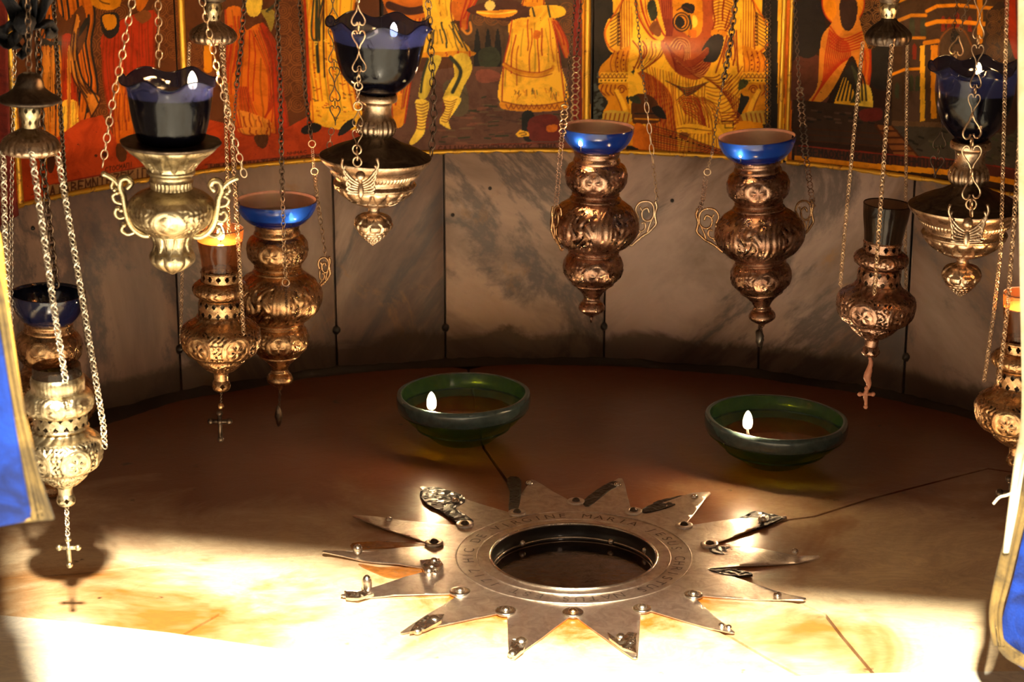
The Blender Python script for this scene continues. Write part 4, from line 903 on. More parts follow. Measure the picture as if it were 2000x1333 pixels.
def fig_chain(P, parent, mat, wd, L, name='figure_link'):
    """wire links bent like an hourglass joined by little rings"""
    C, D = chain_frames(P, L); r = wd*.055
    hp = [(.08, .30), (.16, .44), (.34, .46), (.48, .32), (.46, .14), (.30, -.08), (.14, -.26), (.07, -.42), (0, -.5)]
    hp = catmull(np.array(hp+[(-x, z) for x, z in hp[::-1]][1:]), 3)
    for i, (c, d) in enumerate(zip(C, D)):
        s = 1 if i % 2 == 0 else -1; B = basis(d, .25 if i % 2 else -.2)
        V, F = tube(np.c_[hp[:, 0]*wd, np.zeros(len(hp)), hp[:, 1]*s*L*.80]@B+c, r, 6); mk(name, V, F, mat, parent)
        t = np.arange(10)*2*PI/10; B = basis(d, 1.5); R = L*.12
        V, F = tube(np.c_[R*np.cos(t), np.zeros(10), R*np.sin(t)+L*.5]@B+c, r, 5, True); mk('joining_ring', V, F, mat, parent)
def bar_chain(P, parent, mat, wd, name='chain'):
    """openwork plate chain: two flat scroll plates per unit, joined with rings"""
    L = wd*1.15; C, D = chain_frames(P, L); Vs = []; Fs = []
    parts = []
    for i, (c, d) in enumerate(zip(C, D)):
        B = basis(d, .3)
        for sx in (-1, 1):
            q = np.array([(sx*.08, 0, -.5), (sx*.42, 0, -.35), (sx*.22, 0, -.1), (sx*.22, 0, .1), (sx*.42, 0, .35), (sx*.08, 0, .5)])*[wd, 1, L]
            parts.append((lambda VF: (VF[0]@B+c, VF[1]))(tube(catmull(q, 2), wd*.085, 4)))
        q = np.array([(-.25*wd, 0, 0), (.25*wd, 0, 0)]); parts.append((lambda VF: (VF[0]@B+c, VF[1]))(tube(q, wd*.08, 4)))
    V, F = join(parts); return mk(name, V, F, mat, parent)
def hang_pts(*p): return [atY(x, y, Y) for x, y, Y in p]
def up_to(P, parent_top=HANG, lean=0):                              # extend the first point straight on to the niche roof
    P = [np.array(p) for p in P]; d = P[0]-P[1]; t = (parent_top-P[0][2])/d[2] if d[2] > 1e-4 else 0
    return [P[0]+d*max(t, 0)]+P

def bracket(ax, ytop, ybot, rin, rout, az, parent, mat, flip=1):
    """pierced leaf scroll wing standing out from a lamp's belly"""
    e = math.cos(az)*ax.ex+math.sin(az)*ax.ey; H = ybot-ytop; W = rout-rin
    def M(pts, w): 
        q = catmull(pts, 4); P = np.array([ax.at(ytop+H*b)+(rin+W*a)*ax.k*e for a, b in q]); return tube(P, w*1.55*ax.k, 5)
    parts = [M([(.15, .35), (0, .18), (.2, .02), (.6, 0), (.85, .12), (.85, .35), (.6, .45), (.35, .38), (.32, .22), (.55, .15), (.66, .26)], 1.5),
             M([(.9, 0), (1, .12), (.92, .3), (1.0, .5), (.82, .62), (.62, .72), (.4, .78), (.1, .9), (-.12, 1), (-.3, .95)], 1.8),
             M([(.15, .35), (.12, .6), (.3, .68), (.5, .6), (.45, .48), (.3, .5)], 1.4), M([(.3, .68), (.1, .8), (-.15, .85)], 1.4),
             M([(.85, .35), (.7, .52), (.6, .7)], 1.3), M([(.32, .22), (.2, .12)], 1.3)]
    for a, b in ((-.12, 1.0), (.42, .80), (.80, .64), (1.02, .48), (.95, .0)): parts.append(sphere(ax.at(ytop+H*b)+(rin+W*a)*ax.k*e, 2.6*ax.k, n=7, m=5))
    V, F = join(parts); return mk('scroll_bracket', V, F, mat, parent)
def cross(P, h, parent, mat, name='cross_pendant'):
    parts = []
    for a, b in (((0, 0), (0, 1)), ((-.32, .68), (.32, .68))):
        parts.append(tube(np.array([P+np.array([x*h, 0, z*h]) for x, z in (a, ((a[0]+b[0])/2, (a[1]+b[1])/2), b)]), h*.085, 6))
    for x, z in ((0, 0), (-.34, .68), (.34, .68), (0, 1), (0, .68)): parts.append(sphere(P+np.array([x*h, 0, z*h]), h*.125, n=8, m=5))
    V, F = join(parts); mk(name, V, F, mat, parent)

# ---- type one: three-bellied lamp with a shallow blue dish
DZ = dict(dish=[(248, 69.5), (254, 69.5), (263, 67.5), (275, 62), (286, 53), (292, 45)],
          collar=[(291, 43), (296, 45), (304, 43), (311, 46), (316, 45)], b1=[(315, 45), (322, 54), (334, 59.5), (346, 60), (358, 57), (368, 49), (374, 43)],
          r1=[(373, 44), (376, 47), (379, 44), (382, 48), (386, 51), (389, 49)], b2=[(388, 49), (394, 60), (404, 72), (418, 82), (434, 86), (450, 84), (466, 74), (478, 60), (484, 50)],
          r2=[(483, 49), (486, 52), (489, 47), (492, 50), (495, 47)], b3=[(494, 47), (500, 53), (512, 58.5), (524, 59), (536, 55), (546, 46), (552, 40)],
          cone=[(551, 41), (553, 42), (556, 37), (562, 30), (570, 22), (578, 17), (583, 16), (586, 19), (588, 17)],
          ball=[(587, 15), (591, 22), (598, 26), (605, 25.5), (611, 18), (615, 11), (618, 5), (622, 4)])
def dish_lamp(rim, ball, Y, label, group, mat, kd=1, kb=1, dark=False, fl_at=None, seg=1.0, dish_h=1.0):
    ks = (ball[1]-rim[1])/(618-248.)
    f = lambda y: rim[1]+(y-248)*ks
    ax = Axis(rim, ball, Y); base = ax.at(f(630))
    t = thing('hanging_oil_lamp', base, label, 'oil lamp', group)
    Pf = lambda k, s=kb: [(f(y), r*s*ks) for y, r in DZ[k]]
    dp = [(rim[1]+(y-248)*ks*dish_h, r*kd) for y, r in DZ['dish']]
    lathe('blue_glass_dish', ax, dp, M_BLUEG if not dark else M_BLUEDK, t, 72)
    ins = [(rim[1]+4*ks, 66.5*kd), (rim[1]+.2, 68*kd), (rim[1]-1.0, 69.6*kd), (rim[1]+.4, 70.2*kd)]
    lathe('dish_lip', ax, ins, M_LIP if not dark else M_BLUEDK, t, 72, step=1)
    lathe('oil_surface', ax, [(rim[1]+28*ks*dish_h, 60*kd), (rim[1]+28.2*ks*dish_h, 30*kd), (rim[1]+28.3*ks*dish_h, .1)], M_OILD if not dark else M_BLUEDK, t, 48, smooth=False, step=8)
    if not dark:
        def back(T, v, asp): return .5*np.sin(T*31)*np.sin(v*17)+.4*np.sin(T*53+v*9), (np.sin(T) < .05+.12*np.sin(T*9))
        lathe('ash_crust', ax, [(rim[1]+.5, 68*kd), (rim[1]+8, 66*kd), (rim[1]+18, 62*kd), (rim[1]+28, 57*kd)], M_OIL, t, 96, back, .7)
    off_ = (dish_h-1)*44*ks
    lathe('collar', ax, [(y+off_*(1-(y-f(291))/(25*ks)), r) for y, r in Pf('collar')], mat, t, 48)
    lathe('upper_belly', ax, Pf('b1'), mat, t, int(200*seg), o_med(4, .9), 1.3, 1.5)
    lathe('moulded_ring', ax, Pf('r1'), mat, t, 60, None, step=1.2); lathe('main_belly', ax, Pf('b2'), mat, t, int(264*seg), o_swirl(6, .35), 1.9, 1.5)
    lathe('moulded_ring', ax, Pf('r2'), mat, t, 60, None, step=1.2); lathe('lower_belly', ax, Pf('b3'), mat, t, int(200*seg), o_med(4, .7), 1.3, 1.5)
    lathe('cone_stem', ax, Pf('cone'), mat, t, 48); lathe('ball_finial', ax, Pf('ball'), mat, t, 48)
    return t, ax, f, ks
M_BLUEDK = plain('unlit_navy_glass', (.006, .012, .06), .15, .6)
M_LIP = plain('chalky_glass_lip', (.12, .07, .075), .4, .4)
GRP1 = 'three-bellied lamps with blue glass dishes'
tD, aD, fD, kD = dish_lamp((1168, 248), (1155, 618), .42, 'bronze three-bellied lamp with lit blue dish, hanging between the soldier and enthroned icons', GRP1, M_COPPER)
tE, aE, fE, kE = dish_lamp((1478, 267), (1489, 634), .42, 'bronze three-bellied lamp with lit blue dish, hanging right of the enthroned figure', GRP1, M_COPPER, kd=1.07, kb=1.02)
tC, aC, fC, kC = dish_lamp((540, 391), (547, 757), .38, 'coppery three-bellied lamp with lit blue dish, behind the small flaming amber lamp', GRP1, M_BRASS, kd=1.11, kb=1.0)
tB, aB, fB, kB = dish_lamp((94, 572), (101, 974), .20, 'three-bellied lamp with unlit navy dish, half hidden behind the bright silver lamp', GRP1, M_BRASS, kd=1.02, kb=.98, dark=True, seg=.7, dish_h=1.15)
for ax, t, f, x, y in ((aD, tD, fD, -34, 3), (aE, tE, fE, -37, 5), (aC, tC, fC, 33, 1)):
    y0 = ax.y0; P = ax.at(y0+26)+ax.k*(x*ax.ex-54*ax.ey); flame(P, .0115, t, mat=M_FLAMEB, power=1.5, color=(1, .50, .17))
# brackets and chains of these lamps
bracket(aD, fD(392), fD(478), 80, 122, .12, tD, M_CHAIN); bracket(aD, fD(392), fD(478), 78, 100, PI+.55, tD, M_BRASS)
bracket(aE, fE(384), fE(468), 76, 112, .25, tE, M_BRASS); bracket(aE, fE(384), fE(470), 78, 122, PI-.08, tE, M_BRASS)
bracket(aC, fC(366), fC(430), 80, 104, .3, tC, M_BRASS)
k = aD.k
chain(up_to(hang_pts((1242, 8, .44), (1256, 150, .44), (1263, 205, .44))), tD, M_CHAIND, 7*k, ratio=1.7); big_chain(hang_pts((1262, 200, .44), (1270, 268, .44), (1276, 322, .44)), tD, M_CHAIN, 8.5*k, ratio=2.6, th=.22)
chain(hang_pts((1276, 322, .44), (1284, 392, .43)), tD, M_CHAIN, 8*k); chain(up_to(hang_pts((1134, 20, .50), (1126, 110, .50))), tD, M_CHAIND, 9*k, ratio=1.6)
bar_chain(hang_pts((1126, 110, .50), (1122, 236, .48)), tD, M_CHAIN, 19*k); bar_chain(hang_pts((1104, 205, .36), (1098, 260, .36)), tD, M_CHAIN, 17*k)
chain(up_to(hang_pts((1112, 120, .37), (1104, 205, .36))), tD, M_CHAIND, 7*k); bar_chain(hang_pts((1098, 260, .36), (1086, 402, .38)), tD, M_COPPER, 11*k)
chain(up_to(hang_pts((1437, 0, .36), (1426, 90, .36), (1412, 165, .36))), tE, M_CHAIND, 12*k, ratio=1.5, fill_=.42); chain(hang_pts((1412, 165, .36), (1400, 222, .36), (1391, 300, .36)), tE, M_CHAIND, 6*k, ratio=1.8)
big_chain(hang_pts((1382, 330, .37), (1381, 342, .37)), tE, M_CHAIN, 13*k, ratio=1); chain(hang_pts((1391, 298, .36), (1382, 330, .37)), tE, M_CHAIN, 6*k)
bar_chain(hang_pts((1379, 343, .37), (1373, 390, .38)), tE, M_COPPER, 11*k); chain(hang_pts((1373, 388, .38), (1367, 408, .40)), tE, M_COPPER, 9*k)
chain(up_to(hang_pts((1553, 20, .46), (1562, 180, .46))), tE, M_CHAIND, 8*k); bar_chain(hang_pts((1562, 170, .46), (1574, 310, .45)), tE, M_CHAIND, 17*k); bar_chain(hang_pts((1574, 305, .45), (1588, 405, .43)), tE, M_COPPER, 13*k)
bar_chain(up_to(hang_pts((1500, 90, .55), (1500, 250, .53))), tE, M_CHAIND, 14*k)
k = aC.k
chain(up_to(hang_pts((541, 20, .30), (547, 150, .30), (549, 270, .30), (552, 390, .30))), tC, M_CHAIND, 11*k, ratio=1.5, fill_=.4); chain(hang_pts((552, 385, .30), (555, 500, .30), (558, 545, .30)), tC, M_CHAIN, 9*k, ratio=1.4)
big_chain(hang_pts((558, 544, .30), (558, 560, .30)), tC, M_CHAIN, 14*k, ratio=1); chain(hang_pts((558, 560, .30), (560, 610, .33)), tC, M_CHAIND, 6*k)
chain(up_to(hang_pts((586, 20, .47), (596, 180, .47), (608, 270, .46))), tC, M_CHAIND, 10*k, ratio=1.5, fill_=.4)
for q in ((609, 281), (614, 335)): big_chain(hang_pts((q[0], q[1]-7, .46), (q[0]+1, q[1]+7, .46)), tC, M_CHAIN, 14*k, ratio=1)
bar_chain(hang_pts((610, 288, .46), (613, 328, .46)), tC, M_CHAIN, 7*k); chain(hang_pts((615, 342, .46), (620, 392, .46), (626, 430, .45)), tC, M_CHAIN, 9*k, kind='rope'); chain(hang_pts((626, 430, .45), (636, 500, .43), (634, 512, .43)), tC, M_CHAIN, 9*k, ratio=1.6)
chain(up_to(hang_pts((476, 20, .26), (470, 100, .26), (462, 170, .26))), tC, M_CHAIND, 11*k, ratio=1.5, fill_=.4); chain(hang_pts((462, 170, .26), (455, 260, .26), (466, 420, .28), (468, 540, .30)), tC, M_CHAIND, 7*k, ratio=1.6)
# hanging black tassels below C and E, stub spike below D
chain([aC.at(fC(618)), atY(545, 800, .38)], tC, M_CHAIND, 6*k)
V, F = sphere(atY(544, 812, .38), .006, .8, .8, 2.6, 9, 8); V += rng.normal(0, .0006, V.shape); mk('tassel', V, F, M_CHAIND, tC)
V, F = sphere(atY(1484, 662, .42), .006, 1, 1, 1.9, 9, 8); V += rng.normal(0, .0006, V.shape); mk('tassel', V, F, M_GRIME_SHADE, tE); chain([aE.at(fE(618)), atY(1486, 655, .42)], tE, M_CHAIND, 6*k)
V, F = tube([aE.at(fE(650)), atY(1486, 684, .42)], .0012, 5); mk('tassel_string', V, F, M_GRIME_SHADE, tE)
V, F = tube([aD.at(fD(619)), aD.at(fD(630))], .0016, 6); mk('spike', V, F, M_COPPER, tD)
k = aB.k
chain(up_to(hang_pts((74, 60, .12), (84, 330, .12), (96, 430, .12), (110, 560, .13))), tB, M_CHAIND, 16*k, ratio=1.5, fill_=.45)
chain(up_to(hang_pts((108, 60, .16), (130, 400, .16), (150, 520, .17), (172, 690, .18))), tB, M_CHAIND, 10*k, ratio=1.2, fill_=.5); chain(up_to(hang_pts((30, 60, .16), (22, 400, .16), (22, 640, .18))), tB, M_CHAINS, 9*k)

# ---- type two: small pierced lamp with a glass tumbler
PZ = dict(top=[(525, 37), (529, 38.5), (533, 37), (546, 37)], b1=[(546, 38), (550, 46), (557, 52.5), (566, 53), (573, 48), (577, 40)], band=[(578, 38), (584, 42), (596, 43), (608, 43), (612, 46)],
          sh=[(611, 44), (618, 48), (625, 58), (630, 66)], b2=[(629, 66), (636, 73), (646, 77), (660, 77), (674, 74), (686, 66), (694, 52)], b3=[(693, 50), (697, 48), (704, 44), (714, 33), (720, 25), (723, 20)],
          st=[(722, 19), (726, 15), (733, 14), (740, 14)], kn=[(740, 14), (746, 17), (754, 18), (760, 14), (763, 6), (764, 1)])
def pierced_lamp(top, bot, Y, label, mat, ks=None, kr=1.0, glass=None, gh=78, gr=(46, 40), lit=None, seg=1.0, group='small pierced lamps on three chains', fy=None, kb=1.0):
    k = (bot[1]-top[1])/(764-525.); f = lambda y: top[1]+(y-525)*k; ax = Axis(top, bot, Y)
    t = thing('pierced_oil_lamp', ax.at(f(764)), label, 'oil lamp', group)
    Pf = lambda key: [(f(y), r*kr*k) for y, r in PZ[key]]
    n = lambda q: int(q*seg)
    W_ = lambda P, q: [(y, r*q) for y, r in P]
    lathe('pierced_collar', ax, W_(Pf('top'), kb), mat, t, n(120), o_lattice(14, 1, .30), .8, 1.5); lathe('upper_belly', ax, [(y if kb == 1 else f(529+(y-f(546))/k*1.5+12), r*kb) for y, r in Pf('b1')], mat, t, n(180), o_med(7, .2, 0, 3), 1.3, 1.5)
    lathe('pierced_band', ax, [(y, r*(1+(kb-1)*.8)) for y, r in Pf('band')], mat, t, n(150), o_lattice(16, 2, .30), .8, 1.5); lathe('shoulder', ax, Pf('sh'), mat, t, n(150), o_flute(18, .6), 1.2, 1.6)
    lathe('main_belly', ax, Pf('b2'), mat, t, n(280), o_med(6, .5, 1, 5), 1.6, 1.4); lathe('lower_cup', ax, Pf('b3'), mat, t, n(150), o_med(8, 0, 1, 3), 1.6, 1.5)
    lathe('stem', ax, Pf('st'), mat, t, 32, step=1.5); lathe('pierced_knob', ax, Pf('kn'), mat, t, n(64), o_lattice(7, 2, .32), .8, 1.3)
    lathe('inner_liner', ax, [(f(560), 34*kr*k), (f(600), 38*kr*k), (f(630), 50*kr*k), (f(660), 62*kr*k), (f(690), 44*kr*k), (f(715), 18*kr*k)], M_DARKM, t, 32, step=6)  # dark liner added so the pierced holes look shaded
    if glass:
        g0 = f(525)-gh; gl = [(g0, gr[0]), (g0+gh*.35, (gr[0]*2+gr[1])/3), (g0+gh*.75, gr[1]), (g0+gh+8, gr[1]*.92)]
        lathe('glass_tumbler', ax, gl, glass, t, 48, step=4); lathe('glass_tumbler_rim', ax, [(g0+1, gr[0]-1.6), (g0-1, gr[0]-.6), (g0+1, gr[0]+.3)], M_LIP if lit else glass, t, 48, step=1)
        lathe('oil_surface', ax, [(g0+gh*.30, gr[0]*.93), (g0+gh*.31, .1)], M_OILD if not lit else M_AMBOIL, t, 32, smooth=False, step=12)
        if not lit: lathe('burnt_residue', ax, [(g0+gh*.34, gr[0]*.9), (g0+gh*.7, gr[1]*.9), (g0+gh, gr[1]*.85)], M_OILD, t, 32, step=8)
        if lit:
            P = ax.at(g0+gh*.26)+lit[0]*ax.k*ax.ex-lit[1]*ax.k*ax.ey; flame(P, .0185, t, power=.6)
    return t, ax, f, k
M_AMBOIL = plain('lit_amber_oil', (.75, .34, .12), .15, .8)
def cap(ax, t, prof, mat, n=120, orn=None, name='chain_cap', holes=None):
    lathe(name, ax, prof, mat, t, n, orn or o_flute(26, 0, .6), 1.0, 1.6)
    if holes: lathe('pierced_neck', ax, holes, M_SILVER, t, 90, o_lattice(9, 2, .28), .6, 1.4)
tF, aF, fF, kF = pierced_lamp((430, 527), (432, 766), .10, 'small pierced brass lamp with burning amber glass tumbler, left of the coppery lamp', M_BRASS, glass=M_AMBERG, gh=80, gr=(46, 37), lit=(3, 10))
ac = Axis((416, -40), (416, 90), .10); cap(ac, tF, [(38, 14), (44, 18), (52, 32), (60, 42), (68, 46.5), (76, 45), (82, 40)], M_SILVB, 150, o_leaf(22, 2), holes=[(4, 17), (12, 18), (20, 18), (28, 16), (36, 15), (40, 14)]); lathe('cap_knob', ac, [(-30, 4), (-24, 14), (-12, 24), (-2, 26), (4, 18)], M_DARKM, tF, 32)
k = aF.k
chain(up_to([ac.at(-28), ac.at(-10)]), tF, M_CHAIND, 12*k)
chain(hang_pts((430, 84, .06), (438, 150, .06), (452, 260, .06), (462, 420, .06), (476, 655, .07)), tF, M_CHAIN, 9*k, 'rope'); chain(hang_pts((437, 80, .10), (440, 200, .12), (446, 420, .12), (452, 560, .14)), tF, M_CHAIN, 8*k, 'rope')
chain(hang_pts((370, 84, .12), (366, 200, .14), (358, 420, .16), (353, 670, .14)), tF, M_CHAIN, 7*k, 'rope')
V, F = sphere(atY(431, 794, .10), .0042, n=10, m=7); mk('bead', V, F, M_BRASS, tF); chain([aF.at(fF(766)), atY(431, 815, .10)], tF, M_CHAIND, 4*k); cross(atY(431, 858, .10), .034, tF, M_DARKM)

tA, aA, fA, kA = pierced_lamp((112, 742), (130, 990), -.25, 'brightly lit silver pierced lamp with open top, nearest lamp at the far left', M_SILVER, kr=.98, seg=1.1, kb=1.24)
lathe('silver_rim', aA, [(733, 48), (738, 51), (746, 52), (756, 51), (768, 54)], M_SILVER, tA, 120, o_flute(40), .6, 2)
lathe('glass_rim', aA, [(714, 46), (722, 47), (734, 47)], M_SMOKEG, tA, 48)
k = aA.k
ac2 = Axis((56, 100), (60, 320), -.25); cap(ac2, tA, [(248, 16), (254, 24), (262, 40), (272, 52), (284, 58), (292, 58), (298, 52)], M_SILVB, 170, o_leaf(24, 2), holes=[(200, 20), (210, 22), (222, 21), (234, 17), (248, 16)])
lathe('upper_dome', ac2, [(142, 12), (148, 22), (158, 26), (170, 30), (182, 44), (190, 58), (196, 60), (200, 54)], M_DARKM, tA, 64, None)
chain(up_to([ac2.at(142), ac2.at(160)]), tA, M_CHAIND, 14*k)
V, F = tube([ac2.at(200)*1, ac2.at(262)], 5*k, 8); mk('cap_spindle', V, F, M_DARKM, tA)
chain(hang_pts((112, 298, -.25), (150, 520, -.25), (180, 700, -.25), (202, 832, -.25), (204, 872, -.25)), tA, M_CHAINS, 13*k, 'rope'); chain(hang_pts((62, 300, -.33), (88, 480, -.34), (108, 620, -.34), (128, 742, -.33)), tA, M_CHAINS, 13*k, 'rope')
chain(hang_pts((6, 296, -.22), (10, 480, -.22), (22, 700, -.22), (50, 850, -.22)), tA, M_CHAINS, 13*k, 'rope')
chain([aA.at(990), atY(133, 1062, -.25)], tA, M_CHAINS, 9*k, 'rope'); cross(atY(136, 1104, -.25), .030, tA, M_SILVER)

tJ, aJ, fJ, kJ = pierced_lamp((1725, 470), (1699, 698), .10, 'small pierced copper lamp with unlit dark glass tumbler, in front of the right icon', M_COPPER, kr=1.04, glass=M_SMOKEG, gh=70, gr=(46, 39))
ac = Axis((1738, -20), (1734, 95), .10); cap(ac, tJ, [(34, 14), (42, 18), (50, 30), (60, 40), (68, 45), (76, 45), (84, 42)], M_DARKM, 150, o_leaf(20, 2), holes=[(6, 17), (14, 19), (24, 17), (34, 14)]); lathe('cap_knob', ac, [(-30, 4), (-20, 14), (-8, 22), (4, 18)], M_DARKM, tJ, 32)
k = aJ.k
chain(up_to([ac.at(-28), ac.at(-10)]), tJ, M_CHAIND, 12*k)
chain(hang_pts((1685, 84, .10), (1668, 260, .10), (1650, 450, .10), (1641, 560, .10)), tJ, M_CHAIN, 8*k, 'rope'); chain(hang_pts((1742, 88, .04), (1730, 260, .04), (1718, 430, .04), (1708, 575, .05)), tJ, M_CHAIN, 9*k, 'rope'); chain(hang_pts((1772, 86, .16), (1770, 300, .17), (1768, 480, .17), (1770, 565, .15)), tJ, M_CHAIN, 7*k, 'rope')
q = [atY(x, y, .10) for x, y in ((1699, 698), (1701, 712), (1694, 735), (1697, 752), (1690, 770), (1692, 797))]; V, F = tube(catmull(q, 4), np.interp(np.linspace(0, 1, 21), [0, .25, .35, .5, .62, .75, 1], [.0018, .0032, .0048, .004, .0022, .003, .0009]), 7); V += rng.normal(0, .0005, V.shape); mk('waxy_cord', V, F, M_ROPE, tJ)
cross(atY(1691, 795, .10), .024, tJ, M_ROPE)

tK, aK, fK, kK = pierced_lamp((1998, 662), (1985, 912), -.08, 'pierced brass lamp burning at the right edge, partly cut off beside the right curtain', M_BRASS, kr=1.06, glass=M_AMBERG, gh=88, gr=(42, 37), lit=(0, 12))
k = aK.k
chain(up_to(hang_pts((1962, 200, -.08), (1955, 480, -.08), (1940, 620, -.08), (1922, 745, -.08))), tK, M_CHAIN, 8*k, 'rope'); chain(up_to(hang_pts((1996, 200, -.14), (1980, 440, -.14), (1968, 600, -.14), (1952, 740, -.14))), tK, M_CHAIN, 9*k, 'rope')
V, F = sphere(atY(1971, 935, -.08), .0045, n=9, m=6); mk('bead', V, F, M_CHAIND, tK); chain([aK.at(912), atY(1971, 950, -.08)], tK, M_CHAIND, 4*k); cross(atY(1972, 1006, -.08), .040, tK, M_DARKM)

# ---- type three: large ruffled cobalt goblets on silver stands
def ruffled(name, ax, prof, mat, t, n=8, ra=5, za=6, ph=0, seg=128, inner=True):
    P, v = resample(prof, 4); th = np.arange(seg)*2*PI/seg; X = []
    for (y, r), vv in zip(P, v):
        e = max(0, 1-vv/.30)**1.5; yy = y+za*e*np.cos(n*th+ph); rr = r+ra*e*np.cos(n*th+ph+1.2)
        for a, y2, r2 in zip(th, yy, rr): X.append(ax.pt(y2, r2, a))
    m = len(P); F = [((i+1)*seg+j, (i+1)*seg+(j+1) % seg, i*seg+(j+1) % seg, i*seg+j) for i in range(m-1) for j in range(seg)]
    o = mk(name, np.array(X), np.array(F), mat, t)
    rim = np.array(X[:seg]); V, F = tube(rim, ax.k*1.3, 6, True); mk('rolled_glass_edge', V, F, mat, t); return o
GRP3 = 'large ruffled dark blue glass goblet lamps'
def goblet_body(t, ax, y, mat, s=1.0, dy=0):
    """silver stand: collar, neck, melon knop, domed lid, wide ribbed dish, leafy bowl, pine-cone drop (H's measures, from collar top y)"""
    f = lambda v: y+(v-182)*s
    L = lambda nm, pr, m=mat, n=64, o=None, a=1, st=2.2: lathe(nm, ax, [(f(q), r*s) for q, r in pr], m, t, n, o, a, st)
    L('collar', [(180, 36), (184, 38.5), (193, 38), (195, 34)]); L('flared_neck', [(194, 34), (200, 29), (212, 27.5), (222, 29), (228, 32)])
    L('melon_knop', [(227, 30), (233, 35), (245, 38), (256, 35), (264, 28)], mat, 120, o_flute(20), 1.5); L('domed_lid', [(262, 27), (268, 36), (276, 52), (284, 74), (291, 90), (296, 96), (301, 108), (303, 110)], M_DARKM, 120, None)
    L('lid_leaf_ring', [(264, 28), (269, 38), (275, 50)], M_DARKM, 120, o_leaf(16), 2); L('lid_border', [(294, 93), (299, 103), (302, 109)], M_DARKM, 200, o_flute(46, .5), 1.4)
    L('wide_dish_rim', [(302, 110), (307, 109), (316, 102), (324, 92), (330, 88)], mat, 96)
    L('ribbed_border', [(328, 87), (333, 86), (340, 81)], mat, 300, o_flute(74, .3), 2.0, 1.5); L('dish_moulding', [(339, 80), (344, 78), (350, 76), (355, 82), (360, 80)])
    L('leafy_bowl', [(358, 79), (366, 75), (378, 64), (390, 46), (398, 28), (402, 13)], mat, 220, o_leaf(16, 2), 3.2); L('drop_stem', [(401, 13), (408, 11), (414, 13), (418, 22)])
    L('drop_leaves', [(416, 18), (421, 30), (430, 36), (440, 36), (448, 33)], mat, 150, o_leaf(9, 1.5), 2.2); L('pine_cone', [(446, 33), (455, 28), (464, 20), (472, 10), (477, 3), (480, .5)], mat, 120, o_scale(14, 6), 2.0, 1.0)
    return f
def seraph(P, h, parent, mat):
    """little winged ornament on which the chain hooks"""
    parts = []
    for sx in (-1, 1):
        for j in range(6):
            q = np.array([(sx*.04, -.25-.05*j), (sx*(.22+.02*j), -.12-.07*j), (sx*(.42-.03*j), .16-.12*j), (sx*(.40-.05*j), .36-.16*j)]); q = catmull(q, 4)
            parts.append(tube(np.array([P+np.array([a*h, -abs(a)*h*.1, b*h]) for a, b in q]), h*.035, 5))
    parts.append(sphere(P+np.array([0, -.03*h, -.06*h]), h*.12, n=10, m=7)); parts.append(sphere(P+np.array([0, -.02*h, -.42*h]), h*.10, .8, .6, 1.8, 8, 6))
    V, F = join(parts); mk('winged_ornament', V, F, mat, parent)
# H: centre goblet
aH = Axis((742, 40), (728, 480), -.05); tH = thing('goblet_oil_lamp', aH.at(480), 'cobalt glass goblet lamp on silver stand with pine-cone drop, hanging left of centre', 'oil lamp', GRP3)
ruffled('cobalt_glass_goblet', aH, [(44, 100), (52, 94), (62, 90), (90, 86), (120, 80), (145, 70), (162, 56), (174, 40), (180, 28)], M_COBALT, tH, 7, 5, 7, .6)
lathe('oil_surface', aH, [(78, 84), (79, .1)], M_OILD, tH, 48, smooth=False, step=14); lathe('dark_oil_fill', aH, [(80, 84), (120, 77), (150, 62), (176, 32)], M_OILD, tH, 48)
f = goblet_body(tH, aH, 182, M_SILVB)
flame(aH.pt(66, 38, -.7), .016, tH, mat=M_FLAMEB, power=1.6, color=(1, .55, .22))
k = aH.k
fig_chain(up_to(hang_pts((700, 45, -.14), (702, 145, -.14))), tH, M_CHAIN, 26*k, 44*k); chain(hang_pts((702, 130, -.14), (700, 168, -.14)), tH, M_CHAIN, 9*k); big_chain(hang_pts((700, 160, -.14), (700, 176, -.14)), tH, M_CHAIN, 15*k, ratio=1)
chain(hang_pts((700, 176, -.14), (698, 205, -.14)), tH, M_CHAIN, 7*k); big_chain(hang_pts((698, 198, -.14), (700, 216, -.14)), tH, M_CHAIN, 16*k, ratio=1)
fig_chain(hang_pts((700, 214, -.14), (697, 286, -.15)), tH, M_CHAIN, 20*k, 36*k); big_chain(hang_pts((697, 286, -.15), (698, 322, -.15)), tH, M_CHAIN, 17*k, ratio=1.05)
seraph(atY(704, 338, -.155), 80*k, tH, M_SILVB)
chain(up_to(hang_pts((838, 30, .02), (845, 150, .02), (848, 230, .01), (842, 305, .0))), tH, M_CHAIND, 15*k, ratio=1.6, fill_=.3); fig_chain(up_to(hang_pts((652, 100, .02), (655, 240, .03))), tH, M_CHAIND, 22*k, 40*k); big_chain(hang_pts((648, 250, .03), (643, 290, .02)), tH, M_CHAIN, 11*k)
